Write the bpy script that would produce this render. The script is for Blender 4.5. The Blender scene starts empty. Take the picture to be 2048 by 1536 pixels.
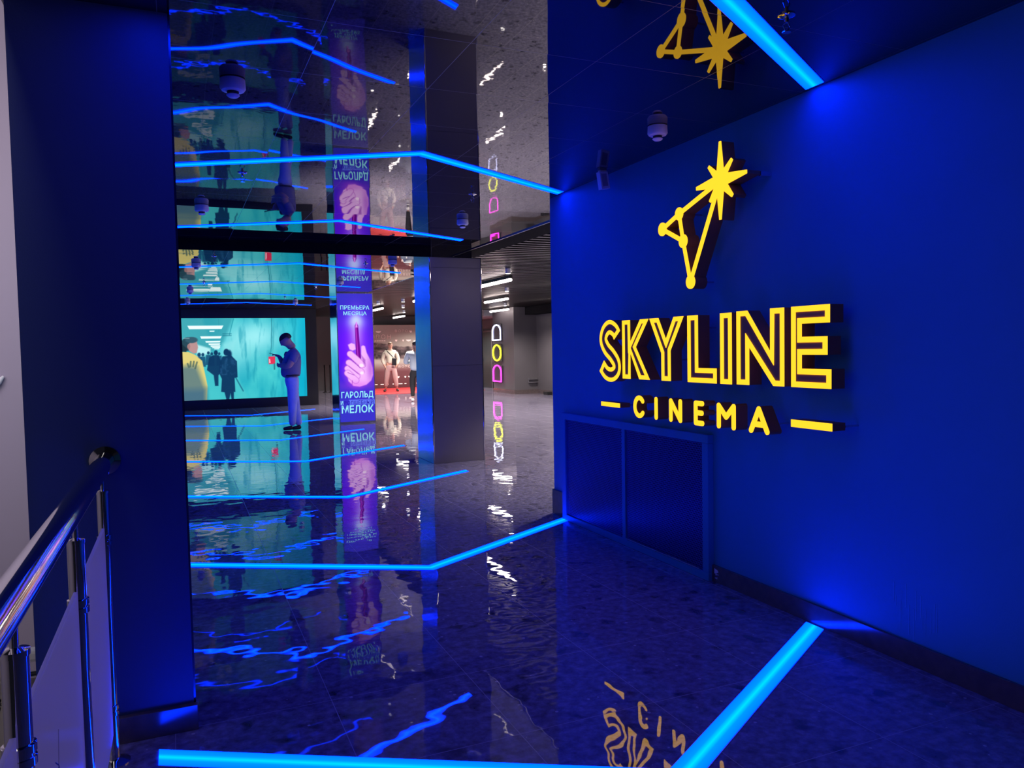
import bpy, bmesh, math, random
import numpy as np
from mathutils import Matrix, Vector, Euler

# ------------------------------------------------------------------ camera, world, exposure
SC = bpy.context.scene
COL = SC.collection
random.seed(7)
YAW, PITCH, ROLL, FPX, EYE = 0.407619, -0.0471879, -0.0188275, 1541.74, 1.5
cam_d = bpy.data.cameras.new('camera'); cam = bpy.data.objects.new('camera', cam_d); COL.objects.link(cam)
cam_d.sensor_fit = 'HORIZONTAL'; cam_d.sensor_width = 36.0; cam_d.lens = 36.0*FPX/2048.0
cam_d.clip_start = 0.05; cam_d.clip_end = 200
_f = Vector((math.sin(YAW)*math.cos(PITCH), math.cos(YAW)*math.cos(PITCH), math.sin(PITCH)))
_r0 = Vector((math.cos(YAW), -math.sin(YAW), 0)); _u0 = _r0.cross(_f)
_r = _r0*math.cos(ROLL) + _u0*math.sin(ROLL); _u = -_r0*math.sin(ROLL) + _u0*math.cos(ROLL)
cam.matrix_world = Matrix(((_r.x, _u.x, -_f.x, 0), (_r.y, _u.y, -_f.y, 0), (_r.z, _u.z, -_f.z, EYE), (0, 0, 0, 1)))
SC.camera = cam
SC.view_settings.view_transform = 'Standard'; SC.view_settings.look = 'None'
SC.view_settings.exposure = 0.0; SC.view_settings.gamma = 1.0
try: SC.view_settings.use_curve_mapping = False
except Exception: pass
SC.cycles.use_denoising = True
SC.cycles.max_bounces = 12; SC.cycles.glossy_bounces = 8; SC.cycles.diffuse_bounces = 4
SC.cycles.sample_clamp_indirect = 6.0; SC.cycles.caustics_reflective = True
W = bpy.data.worlds.new('world'); SC.world = W; W.use_nodes = True
W.node_tree.nodes['Background'].inputs[0].default_value = (0.25, 0.25, 0.45, 1)
W.node_tree.nodes['Background'].inputs[1].default_value = 0.02
STRIP_STRENGTH = 1.0
TUBE_STRENGTH = 24.0

def area(name, loc, rot, size, sy, energy, color):
    l = bpy.data.lights.new(name, 'AREA'); l.shape = 'RECTANGLE'; l.size = size; l.size_y = sy; l.energy = energy; l.color = color
    o = bpy.data.objects.new(name, l); COL.objects.link(o); o.location = loc; o.rotation_euler = rot
    return o
area('atrium_side_fill', (-0.9, 1.2, 4.5), (0, math.radians(75), 0), 3, 4, 150, (1.0, 0.92, 0.92))  # unseen fill lamp, added to brighten the side wall and railing panels
area('atrium_light', (-2.4, 5.6, 3.2), (math.radians(80), 0, 0), 3, 3, 95, (1.0, 0.90, 0.95))

# ------------------------------------------------------------------ helpers
def lin(c):
    return tuple((x/12.92 if x <= 0.04045 else ((x+0.055)/1.055)**2.4) for x in c)
def rgb(r, g, b): return lin((r/255., g/255., b/255.))

class MB:
    def __init__(s): s.v = []; s.f = []; s.uv = []
    def add(s, vs, fs):
        n = len(s.v); s.v += [tuple(v) for v in vs]; s.f += [tuple(n+i for i in f) for f in fs]; return s
    def box(s, x0, x1, y0, y1, z0, z1, bev=0.0):
        if bev <= 0:
            return s.add([(x0,y0,z0),(x1,y0,z0),(x1,y1,z0),(x0,y1,z0),(x0,y0,z1),(x1,y0,z1),(x1,y1,z1),(x0,y1,z1)],
                         [(0,3,2,1),(4,5,6,7),(0,1,5,4),(1,2,6,5),(2,3,7,6),(3,0,4,7)])
        bm = bmesh.new(); bmesh.ops.create_cube(bm, size=1)
        for v in bm.verts: v.co = Vector(((x0+x1)/2+v.co.x*(x1-x0), (y0+y1)/2+v.co.y*(y1-y0), (z0+z1)/2+v.co.z*(z1-z0)))
        bmesh.ops.bevel(bm, geom=bm.edges[:], offset=bev, segments=2, affect='EDGES', profile=0.5)
        bm.verts.index_update()
        s.add([v.co[:] for v in bm.verts], [[v.index for v in f.verts] for f in bm.faces]); bm.free(); return s
    def tube(s, pts, r, n=16, caps=True):
        pts = [Vector(p) for p in pts]; rs = r if isinstance(r, (list, tuple)) else [r]*len(pts)
        vs = []; fs = []; prev = None
        for i, p in enumerate(pts):
            t = (pts[min(i+1, len(pts)-1)]-pts[max(i-1, 0)]).normalized()
            if prev is None:
                a = Vector((0,0,1)) if abs(t.z) < 0.9 else Vector((1,0,0)); u = t.cross(a).normalized()
            else: u = (prev - t*prev.dot(t)).normalized()
            prev = u; w = t.cross(u)
            for k in range(n):
                th = 2*math.pi*k/n; vs.append(p + (u*math.cos(th)+w*math.sin(th))*rs[i])
        for i in range(len(pts)-1):
            for k in range(n): fs.append((i*n+k, i*n+(k+1)%n, (i+1)*n+(k+1)%n, (i+1)*n+k))
        if caps: fs.append(tuple(range(n-1, -1, -1))); fs.append(tuple((len(pts)-1)*n+k for k in range(n)))
        return s.add(vs, fs)
    def lathe(s, c, prof, n=24):       # prof: (radius, z) around a vertical axis
        c = Vector(c); vs = []; fs = []
        for r, z in prof:
            for k in range(n): vs.append(c+Vector((r*math.cos(2*math.pi*k/n), r*math.sin(2*math.pi*k/n), z)))
        for i in range(len(prof)-1):
            for k in range(n): fs.append((i*n+k, i*n+(k+1)%n, (i+1)*n+(k+1)%n, (i+1)*n+k))
        fs.append(tuple(range(n-1, -1, -1))); fs.append(tuple((len(prof)-1)*n+k for k in range(n)))
        return s.add(vs, fs)
    def prism(s, poly, f0, f1):        # poly 2-D list, f0/f1 map (a,b)->3-D for the two ends
        n = len(poly); vs = [f0(*p) for p in poly]+[f1(*p) for p in poly]
        fs = [tuple(range(n)), tuple(range(2*n-1, n-1, -1))]+[(i, (i+1)%n, n+(i+1)%n, n+i)[::-1] for i in range(n)]
        return s.add(vs, fs)
    def ringprism(s, A, B, f0, f1):    # ring between two closed polygons of equal length
        n = len(A); vs = [f0(*p) for p in A]+[f0(*p) for p in B]+[f1(*p) for p in A]+[f1(*p) for p in B]; fs = []
        for i in range(n):
            j = (i+1) % n
            fs += [(i, j, n+j, n+i), (2*n+i, 3*n+i, 3*n+j, 2*n+j), (i, 2*n+i, 2*n+j, j), (n+i, n+j, 3*n+j, 3*n+i)]
        return s.add(vs, fs)
    def build(s, name, m, parent=None, smooth=False, normals=True):
        me = bpy.data.meshes.new(name); me.from_pydata(s.v, [], s.f); me.validate()
        if normals:
            bm = bmesh.new(); bm.from_mesh(me); bmesh.ops.recalc_face_normals(bm, faces=bm.faces[:]); bm.to_mesh(me); bm.free()
        if smooth:
            for p in me.polygons: p.use_smooth = True
            try: me.set_sharp_from_angle(angle=math.radians(40))
            except Exception: pass
        if m: me.materials.append(m)
        o = bpy.data.objects.new(name, me); COL.objects.link(o)
        if parent:
            o.parent = parent
            if parent.type == 'EMPTY' or parent.location.length > 0: o.matrix_parent_inverse = Matrix.Translation(parent.location).inverted()
        return o

def tag(o, label=None, cat=None, group=None, kind=None):
    if label: o['label'] = label
    if cat: o['category'] = cat
    if group: o['group'] = group
    if kind: o['kind'] = kind
    return o
def thing(name, loc, label, cat, group=None):
    o = bpy.data.objects.new(name, None); COL.objects.link(o); o.location = loc; o.empty_display_size = 0.1
    return tag(o, label, cat, group)
def struct(o): o['kind'] = 'structure'; return o

# ------------------------------------------------------------------ materials
def newmat(name):
    m = bpy.data.materials.new(name); m.use_nodes = True; nt = m.node_tree
    for n in list(nt.nodes): nt.nodes.remove(n)
    out = nt.nodes.new('ShaderNodeOutputMaterial')
    return m, nt, out
def N(nt, t, **kw):
    n = nt.nodes.new(t)
    for k, v in kw.items():
        if k.startswith('_'): setattr(n, k[1:], v)
        else:
            key = int(k[1:]) if k[0] == 'i' and k[1:].isdigit() else k.replace('__', ' ')
            if hasattr(v, 'links') or isinstance(v, bpy.types.NodeSocket): nt.links.new(v, n.inputs[key])
            else: n.inputs[key].default_value = v
    return n
def pbr(name, col, rough=0.5, metal=0.0, ior=1.5, var=0.0, vscale=6.0, bump=0.0, bscale=80.0, alpha=None, trans=0.0, vcol=None):
    m, nt, out = newmat(name)
    p = N(nt, 'ShaderNodeBsdfPrincipled'); p.inputs['Roughness'].default_value = rough; p.inputs['Metallic'].default_value = metal
    p.inputs['IOR'].default_value = ior; p.inputs['Base Color'].default_value = (*col, 1); p.inputs['Transmission Weight'].default_value = trans
    tc = N(nt, 'ShaderNodeTexCoord')
    if var > 0 or vcol:
        nz = N(nt, 'ShaderNodeTexNoise', Vector=tc.outputs['Object'], Scale=vscale, Detail=4.0)
        mx = N(nt, 'ShaderNodeMix', _data_type='RGBA'); nt.links.new(nz.outputs[0], mx.inputs[0])
        c2 = vcol if vcol else tuple(min(1, c*(1+var)) for c in col); c1 = col if vcol else tuple(c*(1-var) for c in col)
        mx.inputs[6].default_value = (*c1, 1); mx.inputs[7].default_value = (*c2, 1)
        nt.links.new(mx.outputs[2], p.inputs['Base Color'])
    if bump > 0:
        nb = N(nt, 'ShaderNodeTexNoise', Vector=tc.outputs['Object'], Scale=bscale, Detail=3.0)
        b = N(nt, 'ShaderNodeBump', Strength=1.0, Distance=bump, Height=nb.outputs[0]); nt.links.new(b.outputs[0], p.inputs['Normal'])
    if alpha is not None: p.inputs['Alpha'].default_value = alpha
    nt.links.new(p.outputs[0], out.inputs[0]); return m
def emit(name, col, s):
    m, nt, out = newmat(name); e = N(nt, 'ShaderNodeEmission'); e.inputs[0].default_value = (*col, 1); e.inputs[1].default_value = s
    nt.links.new(e.outputs[0], out.inputs[0]); return m
def math_(nt, op, a, b=None, c=None):
    n = nt.nodes.new('ShaderNodeMath'); n.operation = op
    for i, v in enumerate((a, b, c)):
        if v is None: continue
        if isinstance(v, (int, float)): n.inputs[i].default_value = v
        else: nt.links.new(v, n.inputs[i])
    return n.outputs[0]
def ramp(nt, fac, stops):
    r = nt.nodes.new('ShaderNodeValToRGB'); e = r.color_ramp.elements
    while len(e) < len(stops): e.new(0.5)
    for i, (p, c) in enumerate(stops): e[i].position = p; e[i].color = (*c, 1) if len(c) == 3 else c
    nt.links.new(fac, r.inputs[0]); return r.outputs[0]
def tile_normal(nt, tc, period, ox, oy, tilt, base_normal=None):
    sep = N(nt, 'ShaderNodeSeparateXYZ', Vector=tc.outputs['Object'])
    ux = math_(nt, 'DIVIDE', math_(nt, 'SUBTRACT', sep.outputs[0], ox), period); uy = math_(nt, 'DIVIDE', math_(nt, 'SUBTRACT', sep.outputs[1], oy), period)
    cb = N(nt, 'ShaderNodeCombineXYZ', X=math_(nt, 'FLOOR', ux), Y=math_(nt, 'FLOOR', uy))
    wn = N(nt, 'ShaderNodeTexWhiteNoise', Vector=cb.outputs[0])
    sub = N(nt, 'ShaderNodeVectorMath', _operation='SUBTRACT'); nt.links.new(wn.outputs['Color'], sub.inputs[0]); sub.inputs[1].default_value = (.5, .5, .5)
    sc = N(nt, 'ShaderNodeVectorMath', _operation='MULTIPLY'); nt.links.new(sub.outputs[0], sc.inputs[0]); sc.inputs[1].default_value = (tilt*2, tilt*2, 0)
    if base_normal is None: base_normal = nt.nodes.new('ShaderNodeNewGeometry').outputs['Normal']
    ad = N(nt, 'ShaderNodeVectorMath', _operation='ADD'); nt.links.new(base_normal, ad.inputs[0]); nt.links.new(sc.outputs[0], ad.inputs[1])
    nm = N(nt, 'ShaderNodeVectorMath', _operation='NORMALIZE'); nt.links.new(ad.outputs[0], nm.inputs[0])
    def line(u, w):
        d = math_(nt, 'ABSOLUTE', math_(nt, 'SUBTRACT', math_(nt, 'FRACT', u), 0.5)); return math_(nt, 'GREATER_THAN', d, 0.5-w/period)
    return nm.outputs[0], ux, uy, line, wn.outputs['Value']

def floor_material():
    m, nt, out = newmat('polished_terrazzo'); tc = N(nt, 'ShaderNodeTexCoord'); O = tc.outputs['Object']
    wob = N(nt, 'ShaderNodeTexNoise', Vector=O, Scale=5.5, Detail=1.2, Roughness=0.45)
    bmp = N(nt, 'ShaderNodeBump', Strength=1.0, Distance=0.0012, Height=wob.outputs[0])
    nrm, ux, uy, line, rv = tile_normal(nt, tc, 0.615, 0.552, 2.07, 0.0016, bmp.outputs[0])
    ln = math_(nt, 'MAXIMUM', line(ux, 0.0016), line(uy, 0.0016))
    n1 = N(nt, 'ShaderNodeTexNoise', Vector=O, Scale=22.0, Detail=6.0, Roughness=0.65)
    base = ramp(nt, n1.outputs[0], [(0.30, (0.10, 0.095, 0.13)), (0.52, (0.21, 0.20, 0.29)), (0.72, (0.34, 0.32, 0.44))])
    n2 = N(nt, 'ShaderNodeTexNoise', Vector=O, Scale=5.5, Detail=2.5, Roughness=0.5, Distortion=0.4)
    blob = ramp(nt, n2.outputs[0], [(0.62, (0, 0, 0)), (0.68, (1, 1, 1))])
    dn = N(nt, 'ShaderNodeTexNoise', Vector=O, Scale=14.0, Detail=4.0)
    dv = N(nt, 'ShaderNodeVectorMath', _operation='MULTIPLY_ADD'); nt.links.new(dn.outputs['Color'], dv.inputs[0]); dv.inputs[1].default_value = (0.13, 0.13, 0.0); nt.links.new(O, dv.inputs[2])
    v2 = N(nt, 'ShaderNodeTexVoronoi', Vector=dv.outputs[0], Scale=8.0, Randomness=1.0)
    chips = math_(nt, 'MULTIPLY', ramp(nt, v2.outputs['Distance'], [(0.18, (1, 1, 1)), (0.38, (0, 0, 0))]), math_(nt, 'LESS_THAN', N(nt, 'ShaderNodeSeparateColor', Color=v2.outputs['Color']).outputs[0], 0.22))
    dark = math_(nt, 'MAXIMUM', math_(nt, 'MULTIPLY', blob, 0.5), math_(nt, 'MULTIPLY', chips, 0.6))
    mx = N(nt, 'ShaderNodeMix', _data_type='RGBA'); nt.links.new(dark, mx.inputs[0]); nt.links.new(base, mx.inputs[6]); mx.inputs[7].default_value = (0.014, 0.014, 0.018, 1)
    v3 = N(nt, 'ShaderNodeTexVoronoi', Vector=O, Scale=24.0, Randomness=1.0)
    sz = N(nt, 'ShaderNodeSeparateColor', Color=v3.outputs['Color'])
    sp = math_(nt, 'MULTIPLY', math_(nt, 'LESS_THAN', v3.outputs['Distance'], math_(nt, 'MULTIPLY', sz.outputs[1], 0.20)), math_(nt, 'LESS_THAN', sz.outputs[0], 0.30))
    mx2 = N(nt, 'ShaderNodeMix', _data_type='RGBA'); nt.links.new(sp, mx2.inputs[0]); nt.links.new(mx.outputs[2], mx2.inputs[6]); mx2.inputs[7].default_value = (0.55, 0.52, 0.52, 1)
    mx3 = N(nt, 'ShaderNodeMix', _data_type='RGBA'); nt.links.new(ln, mx3.inputs[0]); nt.links.new(mx2.outputs[2], mx3.inputs[6]); mx3.inputs[7].default_value = (0.26, 0.24, 0.27, 1)
    p = N(nt, 'ShaderNodeBsdfPrincipled'); nt.links.new(mx3.outputs[2], p.inputs['Base Color']); p.inputs['IOR'].default_value = 2.1
    nt.links.new(math_(nt, 'ADD', math_(nt, 'MULTIPLY', ln, 0.35), 0.012), p.inputs['Roughness']); nt.links.new(nrm, p.inputs['Normal'])
    nt.links.new(p.outputs[0], out.inputs[0]); return m
def mirror_ceiling_material():
    m, nt, out = newmat('black_mirror_ceiling'); tc = N(nt, 'ShaderNodeTexCoord')
    wob = N(nt, 'ShaderNodeTexNoise', Vector=tc.outputs['Object'], Scale=1.6, Detail=1.0)
    bmp = N(nt, 'ShaderNodeBump', Strength=1.0, Distance=0.0012, Height=wob.outputs[0])
    nrm, ux, uy, line, rv = tile_normal(nt, tc, 0.615, 0.587, 3.16, 0.0022, bmp.outputs[0])
    ln = math_(nt, 'MAXIMUM', line(ux, 0.0012), line(uy, 0.0012))
    mx = N(nt, 'ShaderNodeMix', _data_type='RGBA'); nt.links.new(ln, mx.inputs[0]); mx.inputs[6].default_value = (0.008, 0.008, 0.012, 1); mx.inputs[7].default_value = (0.10, 0.10, 0.12, 1)
    p = N(nt, 'ShaderNodeBsdfPrincipled'); nt.links.new(mx.outputs[2], p.inputs['Base Color']); p.inputs['IOR'].default_value = 2.25
    nt.links.new(math_(nt, 'ADD', math_(nt, 'MULTIPLY', ln, 0.3), 0.015), p.inputs['Roughness']); nt.links.new(nrm, p.inputs['Normal'])
    nt.links.new(p.outputs[0], out.inputs[0]); return m
def strip_material():
    m, nt, out = newmat('blue_led_diffuser'); tc = N(nt, 'ShaderNodeTexCoord')
    u = N(nt, 'ShaderNodeSeparateXYZ', Vector=tc.outputs['UV']).outputs[0]
    c = ramp(nt, u, [(0.0, (0.0, 0.013, 0.95)), (0.30, (0.0, 0.019, 1.05)), (0.5, (0.0, 0.045, 1.4)), (0.70, (0.0, 0.019, 1.05)), (1.0, (0.0, 0.013, 0.95))])
    e = N(nt, 'ShaderNodeEmission'); nt.links.new(c, e.inputs[0]); e.inputs[1].default_value = 17.0*STRIP_STRENGTH
    nt.links.new(e.outputs[0], out.inputs[0]); return m
def grille_material():
    m, nt, out = newmat('perforated_dark_steel'); tc = N(nt, 'ShaderNodeTexCoord'); s = N(nt, 'ShaderNodeSeparateXYZ', Vector=tc.outputs['Object'])
    a = 0.016; b = a*math.sqrt(3)
    def lat(off):
        fy = math_(nt, 'MULTIPLY', math_(nt, 'SUBTRACT', math_(nt, 'FRACT', math_(nt, 'ADD', math_(nt, 'DIVIDE', s.outputs[1], a), off)), 0.5), a)
        fz = math_(nt, 'MULTIPLY', math_(nt, 'SUBTRACT', math_(nt, 'FRACT', math_(nt, 'ADD', math_(nt, 'DIVIDE', s.outputs[2], b), off)), 0.5), b)
        return math_(nt, 'SQRT', math_(nt, 'ADD', math_(nt, 'MULTIPLY', fy, fy), math_(nt, 'MULTIPLY', fz, fz)))
    hole = math_(nt, 'LESS_THAN', math_(nt, 'MINIMUM', lat(0.0), lat(0.5)), 0.0056)
    p = N(nt, 'ShaderNodeBsdfPrincipled'); p.inputs['Base Color'].default_value = (0.06, 0.07, 0.30, 1); p.inputs['Roughness'].default_value = 0.38; p.inputs['Metallic'].default_value = 0.35
    t = N(nt, 'ShaderNodeBsdfTransparent'); mx = N(nt, 'ShaderNodeMixShader'); nt.links.new(hole, mx.inputs[0]); nt.links.new(p.outputs[0], mx.inputs[1]); nt.links.new(t.outputs[0], mx.inputs[2])
    nt.links.new(mx.outputs[0], out.inputs[0]); return m
def attr_material(name, strength=None, rough=0.6):
    m, nt, out = newmat(name); a = N(nt, 'ShaderNodeVertexColor'); a.layer_name = 'Col'
    if strength: sh = N(nt, 'ShaderNodeEmission', Color=a.outputs[0]); sh.inputs[1].default_value = strength
    else: sh = N(nt, 'ShaderNodeBsdfPrincipled'); nt.links.new(a.outputs[0], sh.inputs['Base Color']); sh.inputs['Roughness'].default_value = rough
    nt.links.new(sh.outputs[0], out.inputs[0]); return m
def wall_paint(name, col, rough=0.6):
    return pbr(name, col, rough, var=0.10, vscale=2.0, bump=0.0006, bscale=160.0, ior=1.45)

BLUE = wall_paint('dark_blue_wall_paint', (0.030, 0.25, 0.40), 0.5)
DARK = wall_paint('charcoal_wall_paint', (0.080, 0.075, 0.085), 0.55)
BLACK = pbr('matte_black_board', (0.006, 0.006, 0.008), 0.9, var=0.2)
for _n in BLACK.node_tree.nodes:
    if _n.type == 'BSDF_PRINCIPLED': _n.inputs['Specular IOR Level'].default_value = 0.05
BLACKP = pbr('black_plastic', (0.012, 0.012, 0.014), 0.35, var=0.1)
SKIRT = pbr('dark_stone_skirting', (0.05, 0.042, 0.045), 0.16, ior=1.7, var=0.5, vscale=18, vcol=(0.13, 0.10, 0.10))
CHROME = pbr('polished_steel', (0.78, 0.77, 0.76), 0.07, 1.0, bump=0.0002, bscale=14)
SATIN = pbr('satin_metal_cladding', (0.20, 0.18, 0.22), 0.30, 0.55, var=0.12, vscale=1.2, bump=0.0018, bscale=2.2)
BLUETINT = pbr('blue_reflection_tint_metal', (0.14, 0.62, 1.0), 0.24, 1.0, bump=0.006, bscale=1.6)  # mirror metal; the blue of its reflected light is put into the base colour
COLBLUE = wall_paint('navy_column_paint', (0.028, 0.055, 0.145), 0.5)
MIRRORM = pbr('polished_metal_cladding', (0.55, 0.66, 0.95), 0.07, 1.0, bump=0.004, bscale=1.5)
FLOOR = floor_material(); CEIL = mirror_ceiling_material(); STRIP = strip_material(); GRILLE = grille_material()
YELLOW = emit('yellow_lit_acrylic', (1.0, 0.535, 0.022), 1.5)
SIGNBODY = pbr('brown_glow_tint_letter_body', (0.34, 0.13, 0.035), 0.55, var=0.3, vscale=3)  # dark brown body, lifted in place of yellow light spilling inside the channel
WHITEP = pbr('white_plastic', (0.88, 0.87, 0.88), 0.4, var=0.04)
ALU = pbr('brushed_aluminium', (0.55, 0.56, 0.62), 0.25, 0.9, var=0.05)
TUBE = emit('warm_white_tube', (1.0, 0.84, 0.80), TUBE_STRENGTH)
SPOT = emit('spot_light_lens', (1.0, 0.93, 0.88), 18.0)

# ------------------------------------------------------------------ setting
CZ, FZ, BY, RX, EX = 2.81, 2.69, 9.60, 3.07, 3.60
def slab(name, m, *b, bev=0): return struct(MB().box(*b, bev=bev).build(name, m))
fl = MB()
fl.box(-0.36, 11.0, -4.0, 3.3, -0.25, 0.0); fl.box(-0.55, 11.0, 3.3, 22.0, -0.25, 0.0); fl.box(-3.0, 11.0, 22.0, 30.2, -0.25, 0.0)
struct(fl.build('floor', FLOOR))
slab('ceiling', CEIL, -0.55, EX, -4.0, BY, CZ, CZ+0.3)
slab('ceiling_lower', CEIL, -0.55, EX, BY, 22.0, FZ, CZ+0.3)
slab('trim_1', BLACK, -0.55, 3.03, BY-0.012, BY-0.001, FZ-0.004, CZ)         # step between the two mirror ceilings
slab('trim_2', ALU, EX, EX+0.012, -4.0, 22.0, CZ-0.012, CZ+0.02)
slab('trim_3', ALU, EX, EX+0.008, BY, 22.0, FZ-0.004, FZ+0.012)
slab('ceiling_lobby', BLACK, EX+0.012, 11.0, 3.0, 30.2, CZ+0.12, CZ+0.3)
slab('ceiling_rear', BLACK, -3.0, EX, 22.62, 30.2, CZ+0.0, CZ+0.3)
slab('wall_right', BLUE, RX, EX-0.02, -4.0, 6.19, 0.0, CZ)
slab('wall_left', BLUE, -0.55, -0.15, 4.0, 21.9, 0.0, CZ)
slab('wall_lobby_near', DARK, EX-0.02, 11.0, 2.7, 3.0, 0.0, CZ+0.1)
slab('wall_lobby_right', DARK, 10.7, 11.0, 3.0, 22.7, 0.0, CZ+0.1)
slab('wall_lobby_far_right', DARK, 10.8, 11.0, 24.5, 30.0, 0.0, CZ+0.1)
slab('wall_back', DARK, -3.0, 11.0, 29.9, 30.2, 0.0, CZ+0.1)
slab('baseboard_right', SKIRT, RX-0.018, RX, -4.0, 3.93, 0.0, 0.105, bev=0.002)
slab('baseboard_right_far', SKIRT, RX-0.018, RX+0.02, 5.95, 6.20, 0.0, 0.22, bev=0.002)
slab('baseboard_lobby', SKIRT, 10.68, 10.7, 3.0, 22.68, 0.0, 0.13)
slab('baseboard_lobby_far', SKIRT, 10.78, 10.8, 24.5, 29.9, 0.0, 0.13)
# door in the far lobby wall
dr = MB().box(10.765, 10.80, 26.75, 27.75, 0.0, 2.1).build('door_1', pbr('dark_door_leaf', (0.022, 0.028, 0.030), 0.3)); struct(dr)
dfm = MB(); dfm.box(10.74, 10.80, 26.68, 26.75, 0, 2.17); dfm.box(10.74, 10.80, 27.75, 27.82, 0, 2.17); dfm.box(10.74, 10.80, 26.75, 27.75, 2.1, 2.17)
dfm.build('door_frame', DARK, dr)
MB().box(10.70, 10.765, 27.62, 27.66, 1.0, 1.14, bev=0.005).build('door_handle', CHROME, dr)
# slatted lobby ceiling
SLAT = pbr('glossy_black_slat', (0.008, 0.006, 0.007), 0.36, ior=1.45)
sl = MB(); y = 3.2
while y < 29.8:
    sl.box(3.98, 10.68 if y < 22.6 else 10.78, y, y+0.085, CZ, CZ+0.06); y += 0.19
sg = struct(sl.build('ceiling_slats', SLAT))
slab('trim_4', BLACK, EX+0.012, 3.98, 3.0, 29.9, CZ+0.0, CZ+0.10)
BEAM = pbr('light_grey_bulkhead', (0.20, 0.19, 0.21), 0.6)
slab('trim_5', BEAM, 9.6, 10.8, 24.52, 29.9, 2.60, CZ-0.01)
slab('trim_6', BLACK, 10.3, 10.7, 16.0, 22.69, 2.55, CZ-0.01)

# atrium beyond the railing
ATR = pbr('lavender_atrium_wall', (0.40, 0.35, 0.46), 0.7, var=0.05, vscale=0.6)
slab('wall_atrium', ATR, -4.2, -0.56, 9.0, 9.2, -4.0, 7.0)
slab('floor_atrium', pbr('pale_lower_floor', (0.62, 0.58, 0.66), 0.4), -4.2, -0.4, -4.0, 9.0, -4.2, -4.0)
slab('wall_atrium_bounce', ATR, -4.4, -4.2, -4.0, 9.2, -4.0, 7.0)  # unseen wall, set close in to bounce light onto the railing panels

# ------------------------------------------------------------------ columns
def column(name, x0, x1, y0, y1, z1, label, mf, ml, seams=()):
    t = thing(name, ((x0+x1)/2, (y0+y1)/2, 0), label, 'column')
    MB().box(x0+0.004, x1-0.004, y0+0.002, y1-0.002, 0, z1).build('core', DARK, t)
    zs = [0.0]+list(seams)+[z1]
    f = MB()
    for a, b in zip(zs[:-1], zs[1:]): f.box(x0+0.012, x1-0.012, y0-0.006, y0+0.004, a+0.002, b-0.002, bev=0.001)
    f.build('front_panel', mf, t)
    MB().box(x0-0.002, x0+0.008, y0+0.012, y1-0.012, 0.002, z1).build('side_panel', ml, t)
    for xx in (x0-0.004, x1-0.012):
        MB().box(xx, xx+0.016, y0-0.010, y0+0.012, 0.0, z1, bev=0.003).build('corner_trim', CHROME, t)
    return t
column('column', 3.02, 3.735, 9.62, 10.33, CZ if False else FZ, 'dark satin clad square column with bright blue mirrored side, mid corridor', SATIN, BLUETINT, (1.28, 2.56))
col2 = column('column', 3.0, 3.745, 15.92, 16.66, FZ, 'square column carrying the purple lit poster, teal mirrored side', SATIN, MIRRORM, ())
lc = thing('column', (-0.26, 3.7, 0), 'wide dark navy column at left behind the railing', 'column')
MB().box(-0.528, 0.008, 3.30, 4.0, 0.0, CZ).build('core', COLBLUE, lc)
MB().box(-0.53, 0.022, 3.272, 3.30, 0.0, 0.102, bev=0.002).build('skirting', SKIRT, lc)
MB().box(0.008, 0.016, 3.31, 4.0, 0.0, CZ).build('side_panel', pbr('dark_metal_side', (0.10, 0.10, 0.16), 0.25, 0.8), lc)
bx = thing('column', (10.3, 23.6, 0), 'dark charcoal boxed column in the far lobby corner', 'column')
MB().box(9.9, 10.79, 22.7, 24.5, 0.0, CZ-0.01).build('core', DARK, bx)
MB().box(9.88, 10.79, 22.68, 24.5, 0.0, 0.13).build('skirting', SKIRT, bx)

# ------------------------------------------------------------------ light strips (chevrons in floor and ceiling)
def ribbon(pts, w, z0, z1, name, m, parent=None):
    # pts plan polyline of 3 points; ends cut parallel to the side walls; UV u runs across the ribbon
    (xa, ya), (xb, yb), (xc, yc) = pts
    sL = (yb-ya)/(xb-xa); sR = (yc-yb)/(xc-xb)
    hL = w/2*math.sqrt(1+sL*sL); hR = w/2*math.sqrt(1+sR*sR)
    dx = 0.0
    L0 = [(xa, ya-hL), (xb, yb-(hL+hR)/2), (xc, yc-hR)]; L1 = [(xa, ya+hL), (xb, yb+(hL+hR)/2), (xc, yc+hR)]
    me = bpy.data.meshes.new(name); bm = bmesh.new(); uv = bm.loops.layers.uv.new('UVMap')
    lo = [[bm.verts.new((x, y, z)) for (x, y) in L0] for z in (z0, z1)]; hi = [[bm.verts.new((x, y, z)) for (x, y) in L1] for z in (z0, z1)]
    def face(vs, us):
        f = bm.faces.new(vs)
        for l, u in zip(f.loops, us): l[uv].uv = (u, 0)
    for i in range(2):
        face((lo[0][i], hi[0][i], hi[0][i+1], lo[0][i+1]), (0, 1, 1, 0)); face((lo[1][i], lo[1][i+1], hi[1][i+1], hi[1][i]), (0, 0, 1, 1))
        face((lo[0][i], lo[0][i+1], lo[1][i+1], lo[1][i]), (0, 0, 0, 0)); face((hi[0][i], hi[1][i], hi[1][i+1], hi[0][i+1]), (1, 1, 1, 1))
    face((lo[0][0], lo[1][0], hi[1][0], hi[0][0]), (0, 0, 1, 1)); face((lo[0][2], hi[0][2], hi[1][2], lo[1][2]), (0, 1, 1, 0))
    bmesh.ops.recalc_face_normals(bm, faces=bm.faces[:]); bm.to_mesh(me); bm.free(); me.materials.append(m)
    o = bpy.data.objects.new(name, me); COL.objects.link(o)
    if parent: o.parent = parent; o.matrix_parent_inverse = Matrix.Translation(parent.location).inverted()
    return o
ORD = ['nearest', 'second nearest', 'third nearest', 'fourth from the camera', 'fifth from the camera', 'second farthest', 'farthest']
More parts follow.
